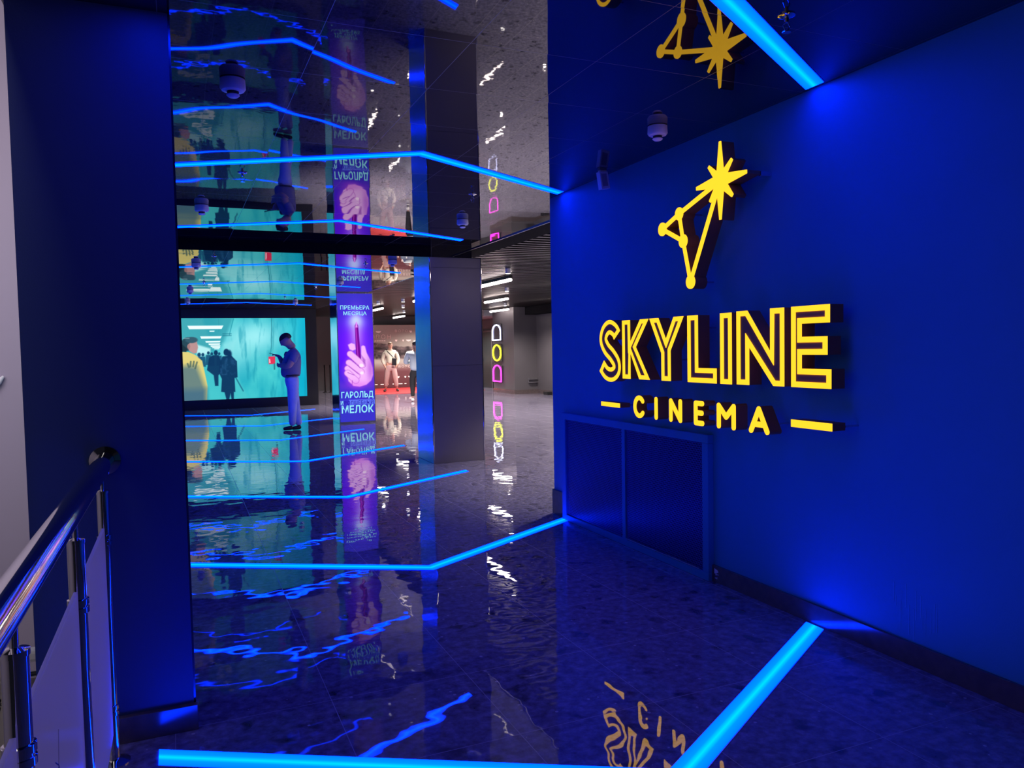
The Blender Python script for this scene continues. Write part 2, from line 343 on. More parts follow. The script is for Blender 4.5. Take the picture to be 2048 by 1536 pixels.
NEAR = ['beside the sign wall', 'meeting the wall by the perforated grille', 'ending before the satin column', 'between the two columns', 'just before the poster column', 'by the standing man\'s feet', 'just before the video wall']
EDGE = pbr('strip_edge_profile', (0.30, 0.42, 0.75), 0.3, 0.6)
for i, ya in enumerate((2.165, 5.026, 7.872, 10.736, 13.58, 16.40, 19.36)):
    xr = RX-0.035 if i < 2 else 3.20
    pts = [(-0.12, ya+0.565*1.66), (1.54, ya), (xr, ya+0.595*(xr-1.54))]
    z = CZ if i < 3 else FZ
    t = thing('floor_light_strip', (1.54, ya, 0), 'glowing blue V-shaped light strip in the floor, %s, %s' % (ORD[i], NEAR[i]), 'light strip', 'blue chevron strips in the floor')
    ribbon(pts, 0.112, 0.0005, 0.0022, 'frame', EDGE, t); ribbon(pts, 0.104, 0.0010, 0.0040, 'diffuser', STRIP, t)
    t = thing('ceiling_light_strip', (1.54, ya, z), 'glowing blue V-shaped light strip in the mirror ceiling, %s' % ORD[i], 'light strip', 'blue chevron strips in the ceiling')
    ribbon(pts, 0.112, z-0.0022, z-0.0005, 'frame', EDGE, t); ribbon(pts, 0.104, z-0.0040, z-0.0010, 'diffuser', STRIP, t)

# ------------------------------------------------------------------ sign: helpers on the wall plane x = 2.90 (a = world y, b = z)
SX0, SX1 = 2.895, 2.985
P = lambda x: (lambda a, b: (x, a, b))
def inset(poly, t):
    n = len(poly); A = sum(poly[i][0]*poly[(i+1) % n][1]-poly[(i+1) % n][0]*poly[i][1] for i in range(n)); sg = 1 if A > 0 else -1; out = []
    for i in range(n):
        p0, p1, p2 = Vector(poly[i-1]), Vector(poly[i]), Vector(poly[(i+1) % n])
        d1 = (p1-p0).normalized(); d2 = (p2-p1).normalized(); n1 = Vector((-d1.y, d1.x))*sg; n2 = Vector((-d2.y, d2.x))*sg
        b = (n1+n2); k = t/max(0.25, (1+n1.dot(n2))/1.0); out.append(tuple(p1+b*k))
    return out
def catmull(p, n=6):
    q = []
    for i in range(len(p)-1):
        p0, p1, p2, p3 = [np.array(p[max(0, min(len(p)-1, j))], float) for j in (i-1, i, i+1, i+2)]
        for k in range(n):
            t = k/n; q.append(tuple(0.5*((2*p1)+(-p0+p2)*t+(2*p0-5*p1+4*p2-p3)*t*t+(-p0+3*p1-3*p2+p3)*t**3)))
    q.append(tuple(p[-1])); return q
def band(pts, w, trim=0.0):
    P_ = [Vector(p) for p in pts]; L = []; R = []
    for i, p in enumerate(P_):
        d = (P_[min(i+1, len(P_)-1)]-P_[max(i-1, 0)]).normalized()
        if i == 0: p = p+d*trim
        if i == len(P_)-1: p = p-d*trim
        nn = Vector((-d.y, d.x)); L.append(tuple(p+nn*w/2)); R.append(tuple(p-nn*w/2))
    return L+R[::-1]
def standoffs(t, pts):
    for a, b in pts: MB().tube([(SX1-0.002, a, b), (RX-0.0005, a, b)], 0.006, 8).build('standoff', ALU, t)
TOP, BOT, RW = 1.676, 1.266, 0.029
K_ = [(4.718, TOP), (4.718, BOT), (4.616, BOT), (4.616, 1.435), (4.507, BOT), (4.372, BOT), (4.544, 1.488), (4.383, TOP), (4.492, TOP), (4.616, 1.517), (4.616, TOP)]
K_ = [(4.718, TOP), (4.718, BOT), (4.617, BOT), (4.617, 1.452), (4.503, BOT), (4.376, BOT), (4.545, 1.488), (4.386, TOP), (4.487, TOP), (4.617, 1.520), (4.617, TOP)]
Y_ = [(4.374, TOP), (4.237, 1.445), (4.237, BOT), (4.137, BOT), (4.137, 1.462), (3.995, TOP), (4.099, TOP), (4.186, 1.535), (4.270, TOP)]
L_ = [(3.955, TOP), (3.955, BOT), (3.677, BOT), (3.677, 1.355), (3.852, 1.355), (3.852, TOP)]
I_ = [(3.641, TOP), (3.641, BOT), (3.541, BOT), (3.541, TOP)]
N_ = [(3.497, 1.680), (3.497, 1.268), (3.395, 1.268), (3.395, 1.480), (3.205, 1.270), (3.126, 1.270), (3.126, 1.682), (3.228, 1.682), (3.228, 1.452), (3.408, 1.680)]
E_ = [(3.074, 1.682), (3.074, 1.270), (2.810, 1.270), (2.810, 1.366), (3.003, 1.366), (3.003, 1.436), (2.834, 1.436), (2.834, 1.527), (3.003, 1.527), (3.003, 1.593), (2.819, 1.593), (2.819, 1.682)]
Sc = [(4.792, 1.575), (4.825, 1.612), (4.895, 1.636), (4.960, 1.606), (4.986, 1.543), (4.940, 1.480), (4.866, 1.432), (4.806, 1.376), (4.806, 1.322), (4.868, 1.290), (4.945, 1.301), (5.012, 1.352)]
Ssm = catmull(Sc, 6)
def hollow_letter(ch, outer, inner, offs):
    cy = sum(p[0] for p in outer)/len(outer)
    t = thing('illuminated_letter', (SX1, cy, BOT), 'large yellow outlined glowing letter %s of the upper word on the blue wall' % ch, 'sign letter', 'large glowing letters of the cinema sign')
    MB().prism(outer, P(SX0+0.004), P(SX1)).build('letter_body', SIGNBODY, t)
    MB().ringprism(outer, inner, P(SX0), P(SX0+0.004)).build('lit_outline', YELLOW, t)
    standoffs(t, offs)
hollow_letter('S', band(Ssm, 0.104), band(Ssm, 0.104-2*RW, RW), [(4.94, 1.62), (4.85, 1.30)])
for ch, poly, offs in (('K', K_, [(4.66, 1.6), (4.66, 1.32)]), ('Y', Y_, [(4.19, 1.40), (4.31, 1.62)]), ('L', L_, [(3.9, 1.6), (3.75, 1.31)]),
                       ('I', I_, [(3.59, 1.6), (3.59, 1.32)]), ('N', N_, [(3.44, 1.6), (3.18, 1.4)]), ('E', E_, [(3.03, 1.6), (3.03, 1.32)])):
    hollow_letter(ch, poly, inset(poly, RW), offs)
def capsule(p, q, r, n=6, r2=None):
    p = Vector(p); q = Vector(q); d = (q-p).normalized(); a0 = math.atan2(d.y, d.x); o = []; r2 = r if r2 is None else r2
    for k in range(n+1): a = a0-math.pi/2+math.pi*k/n; o.append((q.x+r2*math.cos(a), q.y+r2*math.sin(a)))
    for k in range(n+1): a = a0+math.pi/2+math.pi*k/n; o.append((p.x+r*math.cos(a), p.y+r*math.sin(a)))
    return o
def stroke_letter(ch, strokes, r=0.0160, label=None, round_=True):
    pts = [p for s in strokes for p in s]; cy = sum(p[0] for p in pts)/len(pts); z0 = min(p[1] for p in pts)
    t = thing('illuminated_letter' if ch != '-' else 'illuminated_dash', (SX1, cy, z0), label or 'small yellow glowing letter %s of the lower word on the blue wall' % ch, 'sign letter' if ch != '-' else 'sign dash', 'small glowing letters of the cinema sign' if ch != '-' else 'glowing dashes of the cinema sign')
    body = MB(); face = MB()
    for i, s in enumerate(strokes):
        e = i*0.0002
        for a, b in zip(s[:-1], s[1:]):
            c = capsule(a, b, r*0.98) if round_ else band([a, b], 2*r)
            body.prism(c, P(SX0+0.006), P(SX1)); face.prism(c, P(SX0-e), P(SX0+0.006))
    body.build('letter_body', SIGNBODY, t); face.build('lit_face', YELLOW, t)
    standoffs(t, [pts[0], pts[-1]])
z0, z1 = 1.019, 1.139
arc = [(4.513+0.058*math.cos(math.radians(a)), 1.077+0.063*math.sin(math.radians(a))) for a in range(130, 411, 20)]
arc = [(4.508+0.058*math.cos(math.radians(a)), 1.077+0.062*math.sin(math.radians(a))) for a in range(138, -139, -12)]
arc = [(2*4.508-p[0]+0.0, p[1]) for p in arc]   # opens towards smaller y (right in view)
arc = [(4.510+0.056*math.cos(math.radians(a)), 1.077+0.062*math.sin(math.radians(a))) for a in np.linspace(140, -140, 22)]
stroke_letter('C', [[(x, z) for x, z in arc]])
stroke_letter('I', [[(4.307, z0), (4.307, z1)]])
stroke_letter('N', [[(4.140, z0), (4.140, z1), (4.038, z0), (4.038, z1)]])
stroke_letter('E', [[(3.815, z1), (3.880, z1), (3.880, z0), (3.815, z0)], [(3.880, 1.081), (3.820, 1.081)]])
stroke_letter('M', [[(3.660, z0), (3.660, z1), (3.594, 1.075), (3.528, z1), (3.528, z0)]])
stroke_letter('A', [[(3.382, z0), (3.320, z1), (3.255, z0)], [(3.363, 1.055), (3.275, 1.055)]])
stroke_letter('-', [[(5.027, 1.069), (4.767, 1.069)]], 0.016, 'yellow glowing dash left of the lower word, above the grille', False)
stroke_letter('-', [[(3.076, 1.083), (2.806, 1.083)]], 0.019, 'yellow glowing dash right of the lower word, below letter E', False)
# constellation emblem
t = thing('illuminated_emblem', (SX1, 3.9, 1.84), 'yellow glowing constellation emblem with a eight-pointed star above the word', 'sign emblem')
body = MB(); face = MB(); c0 = (3.634, 2.437); k = [0]
def plate(poly):
    e = k[0]*0.00015; k[0] += 1; body.prism(poly, P(SX0+0.006), P(SX1+0.005)); face.prism(poly, P(SX0-e), P(SX0+0.006))
def circ(c, r, n=24): return [(c[0]+r*math.cos(2*math.pi*i/n), c[1]+r*math.sin(2*math.pi*i/n)) for i in range(n)]
plate(circ(c0, 0.070))
for a, b, w0, w1 in ((3.634, 2.660, .046, .016), (3.634, 2.214, .046, .016), (3.408, 2.441, .050, .020), (3.856, 2.433, .050, .020), (3.530, 2.538, .036, .018), (3.738, 2.538, .036, .018), (3.527, 2.332, .040, .020), (3.728, 2.332, .030, .016)):
    d = (Vector((a, b))-Vector(c0)).normalized(); nn = Vector((-d.y, d.x)); T = Vector((a, b)); S0 = Vector(c0)+d*0.02
    plate([tuple(S0+nn*w0*0.75), tuple(T+nn*w1/2), tuple(T-nn*w1/2), tuple(S0-nn*w0*0.75)])
c1, c2, c3, c4 = (4.032, 2.313), (4.214, 2.244), (3.992, 2.139), (3.920, 1.882)
for c, r in ((c1, .040), (c2, .043), (c3, .042), (c4, .043)): plate(circ(c, r))
for p, q in ((c0, c1), (c1, c2), (c2, c3), (c1, c3), (c3, c4), (c4, c0)): plate(band([p, q], 0.027))
body.build('emblem_body', SIGNBODY, t); face.build('lit_face', YELLOW, t)
standoffs(t, [c1, c3, c4, c0])
MB().box(SX1+0.01, RX-0.001, 3.405, 3.425, 2.425, 2.45).build('mounting_bracket', ALU, t)

# ------------------------------------------------------------------ ventilation grille on the right wall
t = thing('ventilation_grille', (RX, 4.95, 0), 'dark blue perforated steel grille with two panels under the sign', 'grille')
MB().box(RX-0.008, RX-0.001, 3.96, 5.92, 0.03, 0.90).build('backing', BLACK, t)
f = MB(); FD = RX-0.045
f.box(FD, RX-0.001, 3.93, 5.95, 0.875, 0.93, bev=0.003); f.box(FD, RX-0.001, 3.93, 5.95, 0.0, 0.05, bev=0.003)
f.box(FD, RX-0.001, 3.93, 3.99, 0.05, 0.875, bev=0.003); f.box(FD, RX-0.001, 5.88, 5.95, 0.05, 0.875, bev=0.003)
f.build('frame', BLUE, t)
MB().box(FD+0.004, RX-0.012, 4.92, 4.965, 0.05, 0.875, bev=0.002).build('mullion', BLUE, t)
for a, b in ((3.99, 4.92), (4.965, 5.88)):
    MB().box(RX-0.032, RX-0.030, a, b, 0.05, 0.875).build('perforated_panel', GRILLE, t)
MB().box(FD-0.004, FD, 4.02, 4.9, 0.055, 0.063).build('lower_rib', ALU, t)
st = MB(); 
for (a, b, c, d) in ((3.905, 3.872, 0.055, 0.088), (3.895, 3.865, 0.045, 0.06), (3.90, 3.88, 0.025, 0.031)):
    st.prism([(a, b2) for b2 in (c, d)]+[(b, d-0.008), (b-0.004, c+0.012)], P(RX-0.0195), P(RX-0.0182))
tag(st.build('torn_sticker', pbr('torn_white_paper', (0.7, 0.72, 0.70), 0.7)), 'torn white sticker remains on the skirting right of the grille', 'sticker')

dm = MB(); rr = random.Random(3)
for i in range(14):
    yy = 2.60-0.24*i/13+rr.uniform(-.01, .01); zt = 0.36-0.09*i/13+rr.uniform(-.06, .05); zb = zt-rr.uniform(0.05, 0.17); w = rr.uniform(0.001, 0.0022)
    dm.box(RX-0.0012, RX-0.0002, yy-w, yy+w, max(0.115, zb), zt)
tag(dm.build('dried_drip_marks', pbr('dried_drip', (0.06, 0.32, 0.52), 0.4)), 'faint pale dried drip marks low on the blue wall above the skirting', 'drip marks', kind='stuff')
# ------------------------------------------------------------------ ceiling fittings
SMK2 = pbr('grey_plastic', (0.42, 0.38, 0.42), 0.5)
smoke = [(2.685, 3.946, CZ, 'right of centre near the sign star'), (0.286, 3.97, CZ, 'at upper left beside the dark column'), (2.702, 7.447, CZ, 'above the satin column'), (0.237, 7.393, CZ, 'over the far left of the corridor'),
         (2.653, 10.06, FZ, 'just past the ceiling step on the right'), (2.579, 13.29, FZ, 'near the poster column'), (2.60, 18.9, FZ, 'far right above the video wall'), (0.235, 18.96, FZ, 'far left above the video wall'), (0.247, 15.6, FZ, 'fourth on the left row'), (0.26, 11.0, FZ, 'left just past the ceiling step')]
for x, y, z, w in smoke:
    t = thing('smoke_detector', (x, y, z), 'white round smoke detector on the mirror ceiling, %s' % w, 'smoke detector', 'smoke detectors on the mirror ceilings')
    MB().lathe((x, y, z), [(0.050, 0), (0.058, -0.004), (0.058, -0.012), (0.060, -0.045), (0.052, -0.056), (0.034, -0.060)], 32).build('base', WHITEP, t, smooth=True)
    MB().lathe((x, y, z), [(0.028, -0.060), (0.026, -0.074)], 24).build('sensing_slots', BLACKP, t, smooth=True)
    MB().lathe((x, y, z), [(0.029, -0.074), (0.031, -0.078), (0.022, -0.086), (0.0, -0.088)], 24).build('cap', WHITEP, t, smooth=True)
for x, y, z, w in ((2.285, 2.448, CZ, 'at the upper right near the nearest strip'), (0.477, 5.98, CZ, 'at left between the second and third strips'), (2.344, 6.2, CZ, 'right, before the satin column'), (0.447, 10.17, FZ, 'left, just past the ceiling step'),
                   (2.403, 10.55, FZ, 'right, just past the ceiling step'), (0.439, 13.9, FZ, 'left, halfway to the video wall'), (2.35, 14.39, FZ, 'right, near the poster column'), (2.17, 17.38, FZ, 'right, nearest the video wall')):
    t = thing('sprinkler', (x, y, z), 'small metal sprinkler head in the mirror ceiling, %s' % w, 'sprinkler', 'sprinkler heads in the mirror ceilings')
    MB().lathe((x, y, z), [(0.034, 0), (0.034, -0.004), (0.018, -0.010)], 20).build('rosette', CHROME, t, smooth=True)
    b = MB().lathe((x, y, z), [(0.010, -0.008), (0.009, -0.03)], 12)
    for s in (-1, 1): b.tube([(x+0.008*s, y, z-0.028), (x+0.017*s, y, z-0.045), (x+0.004*s, y, z-0.064)], 0.0025, 6)
    b.build('frame_arm', CHROME, t, smooth=True)
    MB().lathe((x, y, z), [(0.005, -0.060), (0.017, -0.066), (0.017, -0.069)], 16).build('deflector', CHROME, t, smooth=True)
t = thing('motion_sensor', (2.955, 5.06, CZ), 'small pale box sensor hanging from the ceiling beside the blue wall', 'sensor')
MB().box(2.93, 2.985, 5.055, 5.09, CZ-0.02, CZ-0.0005).build('bracket', WHITEP, t)
b = MB().prism([(2.915, CZ-0.018), (2.985, CZ-0.014), (3.005, CZ-0.135), (2.935, CZ-0.145)], lambda a, c: (a, 5.04, c), lambda a, c: (a, 5.09, c)).build('housing', WHITEP, t)
MB().prism([(2.927, CZ-0.032), (2.972, CZ-0.029), (2.988, CZ-0.118), (2.943, CZ-0.126)], lambda a, c: (a, 5.0385, c), lambda a, c: (a, 5.0398, c)).build('lens', SMK2, t)

# ------------------------------------------------------------------ railing at the left
RXX = -0.27
t = thing('stair_railing', (RXX, 3.3, 0), 'polished steel handrail with posts and frosted panels, fixed to the left column', 'railing')
MB().tube([(RXX, 3.292, 1.1), (RXX, 1.8, 1.1), (RXX, -1.2, 1.1)], 0.0325, 40).build('handrail', CHROME, t, smooth=True)
fg = MB(); 
prof = [(0.030, 0.0), (0.034, -0.012), (0.052, -0.016), (0.056, -0.028)]
vs = []; fs = []; n = 32
for r, dy in [(0.0, 0.0)]+[(0.033, -0.016), (0.054, -0.010), (0.056, 0.0)]:
    for q in range(n): vs.append((RXX+r*math.cos(2*math.pi*q/n), 3.2995+dy, 1.1+r*math.sin(2*math.pi*q/n)))
for i in range(1, 3):
    for q in range(n): fs.append((i*n+q, i*n+(q+1) % n, (i+1)*n+(q+1) % n, (i+1)*n+q))
fs.append(tuple(3*n+q for q in range(n))); fg.add(vs, fs); fg.build('wall_flange', CHROME, t, smooth=True)
GLASS, _nt, _out = newmat('frosted_railing_panel')
_p = N(_nt, 'ShaderNodeBsdfPrincipled'); _p.inputs['Base Color'].default_value = (0.62, 0.62, 0.74, 1); _p.inputs['Roughness'].default_value = 0.18
_t = N(_nt, 'ShaderNodeBsdfTranslucent'); _t.inputs[0].default_value = (0.92, 0.90, 1.0, 1)
_m = N(_nt, 'ShaderNodeMixShader'); _m.inputs[0].default_value = 0.65; _nt.links.new(_p.outputs[0], _m.inputs[1]); _nt.links.new(_t.outputs[0], _m.inputs[2]); _nt.links.new(_m.outputs[0], _out.inputs[0])
for j, yy in enumerate((3.14, 2.34, 1.50, 0.68, -0.14)):
    po = MB().tube([(RXX, yy, 0.012), (RXX, yy, 1.0)], 0.0215, 24).tube([(RXX, yy, 1.0), (RXX, yy, 1.004)], [0.0235, 0.0235], 24)
    po = po.build('post', CHROME, t, smooth=True)
    MB().lathe((RXX, yy, 0), [(0.055, 0.0), (0.055, 0.004), (0.03, 0.014), (0.023, 0.016)], 24).build('post_foot', CHROME, po, smooth=True)
    MB().lathe((RXX, yy, 0), [(0.0235, 1.0), (0.0235, 1.010), (0.007, 1.014), (0.007, 1.070)], 20).build('post_neck', CHROME, po, smooth=True)
    for zc in (0.20, 0.83):
        MB().lathe((RXX, yy, zc), [(0.0225, -0.02), (0.0265, -0.018), (0.0265, -0.004), (0.0235, -0.003), (0.0235, 0.003), (0.0265, 0.004), (0.0265, 0.018), (0.0225, 0.02)], 24).build('glass_clamp', CHROME, po, smooth=True)
crackm = pbr('dark_scratch', (0.02, 0.03, 0.10), 0.6)
for a, b in ((3.10, 2.385), (2.295, 1.545), (1.455, 0.725), (0.635, -0.10)):
    pn = MB().box(RXX-0.005, RXX+0.005, b, a, 0.12, 0.88, bev=0.0015).build('glass_panel', GLASS, t)
    if a == 2.295:
        cr = MB()
        for p, q in (((1.86, 0.63), (1.84, 0.42)), ((1.86, 0.63), (1.878, 0.70)), ((1.86, 0.63), (1.82, 0.655)), ((1.86, 0.62), (1.89, 0.60)), ((1.86, 0.61), (1.825, 0.585)), ((1.86, 0.60), (1.81, 0.30))):
            cr.prism(band([p, q], 0.003), P(RXX+0.0052), P(RXX+0.0056))
        cr.prism(circ((1.859, 0.622), 0.008, 8), P(RXX+0.0052), P(RXX+0.0058)); cr.build('crack', crackm, pn)
# atrium: parapet with its rail, leaf-patterned panel, lamp
t = thing('atrium_parapet', (-4, 5.0, -0.5), 'white parapet with chrome rail and leaf pattern across the void', 'parapet')
MB().box(-4.18, -0.56, 4.98, 5.02, -1.6, -0.28).build('leaf_panel', pbr('pale_beige_panel', (0.60, 0.55, 0.50), 0.5), t)
MB().box(-4.18, -0.56, 4.96, 5.04, -0.21, -0.14, bev=0.02).build('white_coping', WHITEP, t)
MB().tube([(-4.18, 4.93, -0.265), (-0.56, 4.93, -0.265)], 0.022, 16).build('chrome_rail', CHROME, t, smooth=True)
lf = MB()
for cx, cz, s in ((-0.845, -0.385, 0.042), (-0.86, -0.45, 0.022), (-0.98, -0.42, 0.04), (-1.1, -0.5, 0.05)):
    for q in range(7):
        a = q*math.pi*2/7+0.3; lf.prism([(cx, cz), (cx+s*math.cos(a-0.22)*0.6, cz+s*math.sin(a-0.22)*0.6), (cx+s*math.cos(a), cz+s*math.sin(a)), (cx+s*math.cos(a+0.22)*0.6, cz+s*math.sin(a+0.22)*0.6)], lambda u, v: (u, 4.977, v), lambda u, v: (u, 4.979, v))
tag(lf.build('leaf_pattern', BLACKP, t), kind='stuff')
t = MB().tube([(-1.80, 8.93, 1.14), (-1.70, 8.94, 1.19), (-1.63, 8.95, 1.26), (-1.59, 8.97, 1.31)], [0.035, 0.035, 0.03, 0.012], 12)
tag(t.build('wall_fitting', pbr('white_enamel', (0.9, 0.9, 0.95), 0.3), smooth=True), 'small white curved fitting on the lavender atrium wall', 'wall fitting')

# ------------------------------------------------------------------ painted pictures (colour grids)
def picture(name, org, U, V, nu, nv, fn, m, parent=None):
    org = Vector(org); U = Vector(U); V = Vector(V)
    us = np.linspace(0, 1, nu); vs = np.linspace(0, 1, nv); A, B = np.meshgrid(us, vs)
    co = np.array(org)[None, None, :]+A[..., None]*np.array(U)+B[..., None]*np.array(V)
    me = bpy.data.meshes.new(name); idx = np.arange(nu*nv).reshape(nv, nu)
    q = np.stack([idx[:-1, :-1], idx[:-1, 1:], idx[1:, 1:], idx[1:, :-1]], -1).reshape(-1, 4)
    me.vertices.add(nu*nv); me.vertices.foreach_set('co', co.reshape(-1).astype(np.float32))
    me.loops.add(q.size); me.loops.foreach_set('vertex_index', q.reshape(-1).astype(np.int32))
    me.polygons.add(len(q)); me.polygons.foreach_set('loop_start', np.arange(0, q.size, 4, dtype=np.int32))
    me.update(calc_edges=True)
    C_ = np.clip(fn(A, B), 0, 255)/255.0; C_ = np.where(C_ <= 0.04045, C_/12.92, ((C_+0.055)/1.055)**2.4)
    col = me.color_attributes.new('Col', 'FLOAT_COLOR', 'POINT'); rgba = np.ones((nu*nv, 4), np.float32); rgba[:, :3] = C_.reshape(-1, 3)
    col.data.foreach_set('color', rgba.reshape(-1)); me.materials.append(m)
    o = bpy.data.objects.new(name, me); COL.objects.link(o)
    if parent: o.parent = parent; o.matrix_parent_inverse = Matrix.Translation(parent.location).inverted()
    return o
def vnoise(x, y, seed=0):
    r = np.random.RandomState(seed).rand(64, 64); xi = np.floor(x).astype(int); yi = np.floor(y).astype(int); fx = x-xi; fy = y-yi
    fx = fx*fx*(3-2*fx); fy = fy*fy*(3-2*fy); g = lambda a, b: r[a % 64, b % 64]
    return (g(xi, yi)*(1-fx)+g(xi+1, yi)*fx)*(1-fy)+(g(xi, yi+1)*(1-fx)+g(xi+1, yi+1)*fx)*fy
def fbm(x, y, seed=0, o=4): return sum(vnoise(x*2**i, y*2**i, seed+i)*0.5**i for i in range(o))/sum(0.5**i for i in range(o))
class Paint:
    def __init__(s, X, Y, base): s.X = X; s.Y = Y; s.C = np.zeros(X.shape+(3,))+np.array(base, float)
    def mix(s, a, col):
        a = np.clip(a, 0, 1)[..., None]; s.C = s.C*(1-a)+np.array(col, float)*a
    def ell(s, cx, cy, rx, ry, col, soft=0.12, ang=0, k=1.0):
        c, n = math.cos(math.radians(ang)), math.sin(math.radians(ang)); x = s.X-cx; y = s.Y-cy
        d = np.sqrt(((x*c+y*n)/rx)**2+((-x*n+y*c)/ry)**2); s.mix(k*np.clip((1+soft-d)/(2*soft)+0.0, 0, 1), col)
    def glow(s, cx, cy, rx, ry, col, k=1.0, p=1.0):
        s.mix(k*np.exp(-(((s.X-cx)/rx)**2+((s.Y-cy)/ry)**2)**p), col)
    def poly(s, pts, col, k=1.0, soft=2.0):
        ins = np.zeros(s.X.shape, bool); dm = np.full(s.X.shape, 1e9); n = len(pts)
        for i in range(n):
            (x1, y1), (x2, y2) = pts[i], pts[(i+1) % n]
            if y1 != y2: ins ^= ((y1 > s.Y) != (y2 > s.Y)) & (s.X < (x2-x1)*(s.Y-y1)/(y2-y1)+x1)
            dx, dy = x2-x1, y2-y1; t = np.clip(((s.X-x1)*dx+(s.Y-y1)*dy)/(dx*dx+dy*dy+1e-9), 0, 1)
            dm = np.minimum(dm, np.hypot(s.X-x1-t*dx, s.Y-y1-t*dy))
        s.mix(k*np.clip(0.5+np.where(ins, dm, -dm)/(2*soft), 0, 1), col)
    def line(s, pts, w, col, k=1.0, soft=2.0):
        for (x1, y1), (x2, y2) in zip(pts[:-1], pts[1:]):
            dx, dy = x2-x1, y2-y1; t = np.clip(((s.X-x1)*dx+(s.Y-y1)*dy)/(dx*dx+dy*dy+1e-9), 0, 1)
            s.mix(k*np.clip((w/2-np.hypot(s.X-x1-t*dx, s.Y-y1-t*dy))/soft+0.5, 0, 1), col)
# --- video wall
def film_frame(A, B):
    XW = -0.60+3.87*A; T = 1-B
    zx = 95+50*T+(XW-0.105)/3.165*(1875-10*T); zy = 50+T*1215
    p = Paint(zx, zy, (32, 165, 185)); n = fbm(zx/260, zy/420, 3); n2 = fbm(zx/60, zy/300, 9)
    p.mix((n-0.3)*1.6, (80, 205, 205)); p.mix(np.clip((zx-1500)/700, 0, 1), (0, 165, 205))
    p.glow(1200, 330, 430, 230, (165, 235, 240), 0.85); p.glow(900, 560, 330, 330, (150, 225, 230), 0.6)
    p.mix(np.clip((n2-0.55)*2.5, 0, 0.5)*(zx > 820), (20, 140, 165))
    p.poly([(-400, 40), (860, 40), (700, 440), (540, 560), (300, 420), (-400, 250)], (50, 150, 165), 0.75, 30)
    p.poly([(-400, 60), (400, 60), (560, 520), (250, 450), (-400, 420)], (70, 165, 175), 0.6, 25)
    p.poly([(300, 430), (520, 500), (520, 640), (330, 640)], (195, 240, 240), 0.85, 15)
    p.poly([(700, 430), (900, 380), (860, 560), (740, 600)], (140, 220, 225), 0.6, 25)
    p.line([(860, 60), (800, 300)], 14, (20, 130, 150), 0.6, 8); p.line([(640, 60), (645, 250)], 6, (40, 120, 140), .6, 4)
    for yy in (285, 312): p.line([(700, yy), (830, yy)], 10, (20, 95, 120), 0.8, 4)
    for x0, x1, y0, y1 in ((185, 710, 160, 212), (505, 580, 236, 250), (370, 685, 318, 352), (445, 670, 388, 412), (490, 665, 425, 447), (520, 668, 455, 475), (545, 665, 480, 496), (575, 650, 500, 512)):
        i = (x1-x0)*0.05; p.poly([(x0, y0), (x1, y0), (x1-i, y1), (x0+i, y1)], (232, 252, 252), 1.0, 4)
    p.poly([(330, 640), (520, 560), (760, 640), (1050, 1180), (1100, 1330), (380, 1330)], (70, 190, 195), 0.8, 20)
    p.line([(900, 950), (1010, 1150)], 20, (30, 100, 130), 0.8, 8)
    D = (14, 52, 92); D2 = (22, 70, 108)
    for cx, cy, r in ((355, 590, 26), (410, 590, 22), (490, 565, 20), (650, 580, 18), (540, 580, 20)): p.ell(cx, cy, r, r*1.2, D2, .2); p.poly([(cx-35, cy+30), (cx+35, cy+30), (cx+45, cy+180), (cx-40, cy+180)], D2, .85, 6)
    p.ell(600, 565, 30, 38, D, .15); p.poly([(560, 600), (640, 600), (690, 720), (680, 860), (640, 900), (640, 1060), (590, 1060), (570, 900), (470, 820), (500, 640)], D, .95, 6)
    p.ell(755, 560, 42, 52, D, .15); p.ell(800, 590, 35, 60, D, .3)
    p.poly([(700, 620), (830, 610), (915, 700), (925, 940), (880, 950), (892, 1160), (870, 1160), (870, 1272), (835, 1272), (820, 1180), (800, 1275), (760, 1275), (730, 1160), (680, 1150), (690, 960), (640, 850), (660, 700)], D, .97, 6)
    p.mix(np.clip(fbm(zx/40, zy/60, 5)-0.5, 0, .5)*((zx > 660) & (zx < 900) & (zy > 650) & (zy < 900)), (60, 120, 170))
    p.poly([(1437, 50), (1447, 50), (1450, 420), (1430, 620), (1424, 620), (1440, 420)], (35, 120, 135), .9, 3); p.line([(1478, 50), (1470, 440), (1462, 630)], 6, (60, 150, 160), .7, 3)
    p.poly([(1395, 640), (1500, 635), (1500, 752), (1400, 755)], (215, 50, 85), 1, 4); p.poly([(1405, 675), (1420, 675), (1430, 735), (1408, 740)], (250, 190, 200), 1, 4); p.line([(1488, 755), (1490, 830)], 26, (40, 120, 135), .9, 6)
    for x in (980, 1110, 1250): p.line([(x, 380), (x+8, 620)], 14, (110, 200, 210), .4, 10)
    # man in a yellow coat seen from behind
    p.poly([(-260, 620), (60, 540), (200, 545), (300, 590), (400, 680), (440, 860), (480, 1060), (470, 1330), (-300, 1330)], (215, 200, 120), 1, 6)
    p.poly([(80, 760), (200, 745), (330, 770), (380, 900), (455, 1100), (460, 1330), (60, 1330)], (75, 110, 125), .8, 45)
    for a, b in (((230, 760), (235, 690)), ((270, 760), (280, 690)), ((300, 790), (325, 700)), ((210, 770), (190, 720))): p.line([a, b], 26, (70, 95, 90), .75, 10)
    p.poly([(100, 1100), (460, 1100), (470, 1330), (60, 1330)], (50, 95, 130), .6, 60)
    p.ell(190, 430, 95, 100, (38, 70, 85), .08); p.poly([(225, 400), (320, 380), (340, 480), (322, 560), (280, 575), (210, 530), (190, 460)], (180, 140, 140), 1, 6)
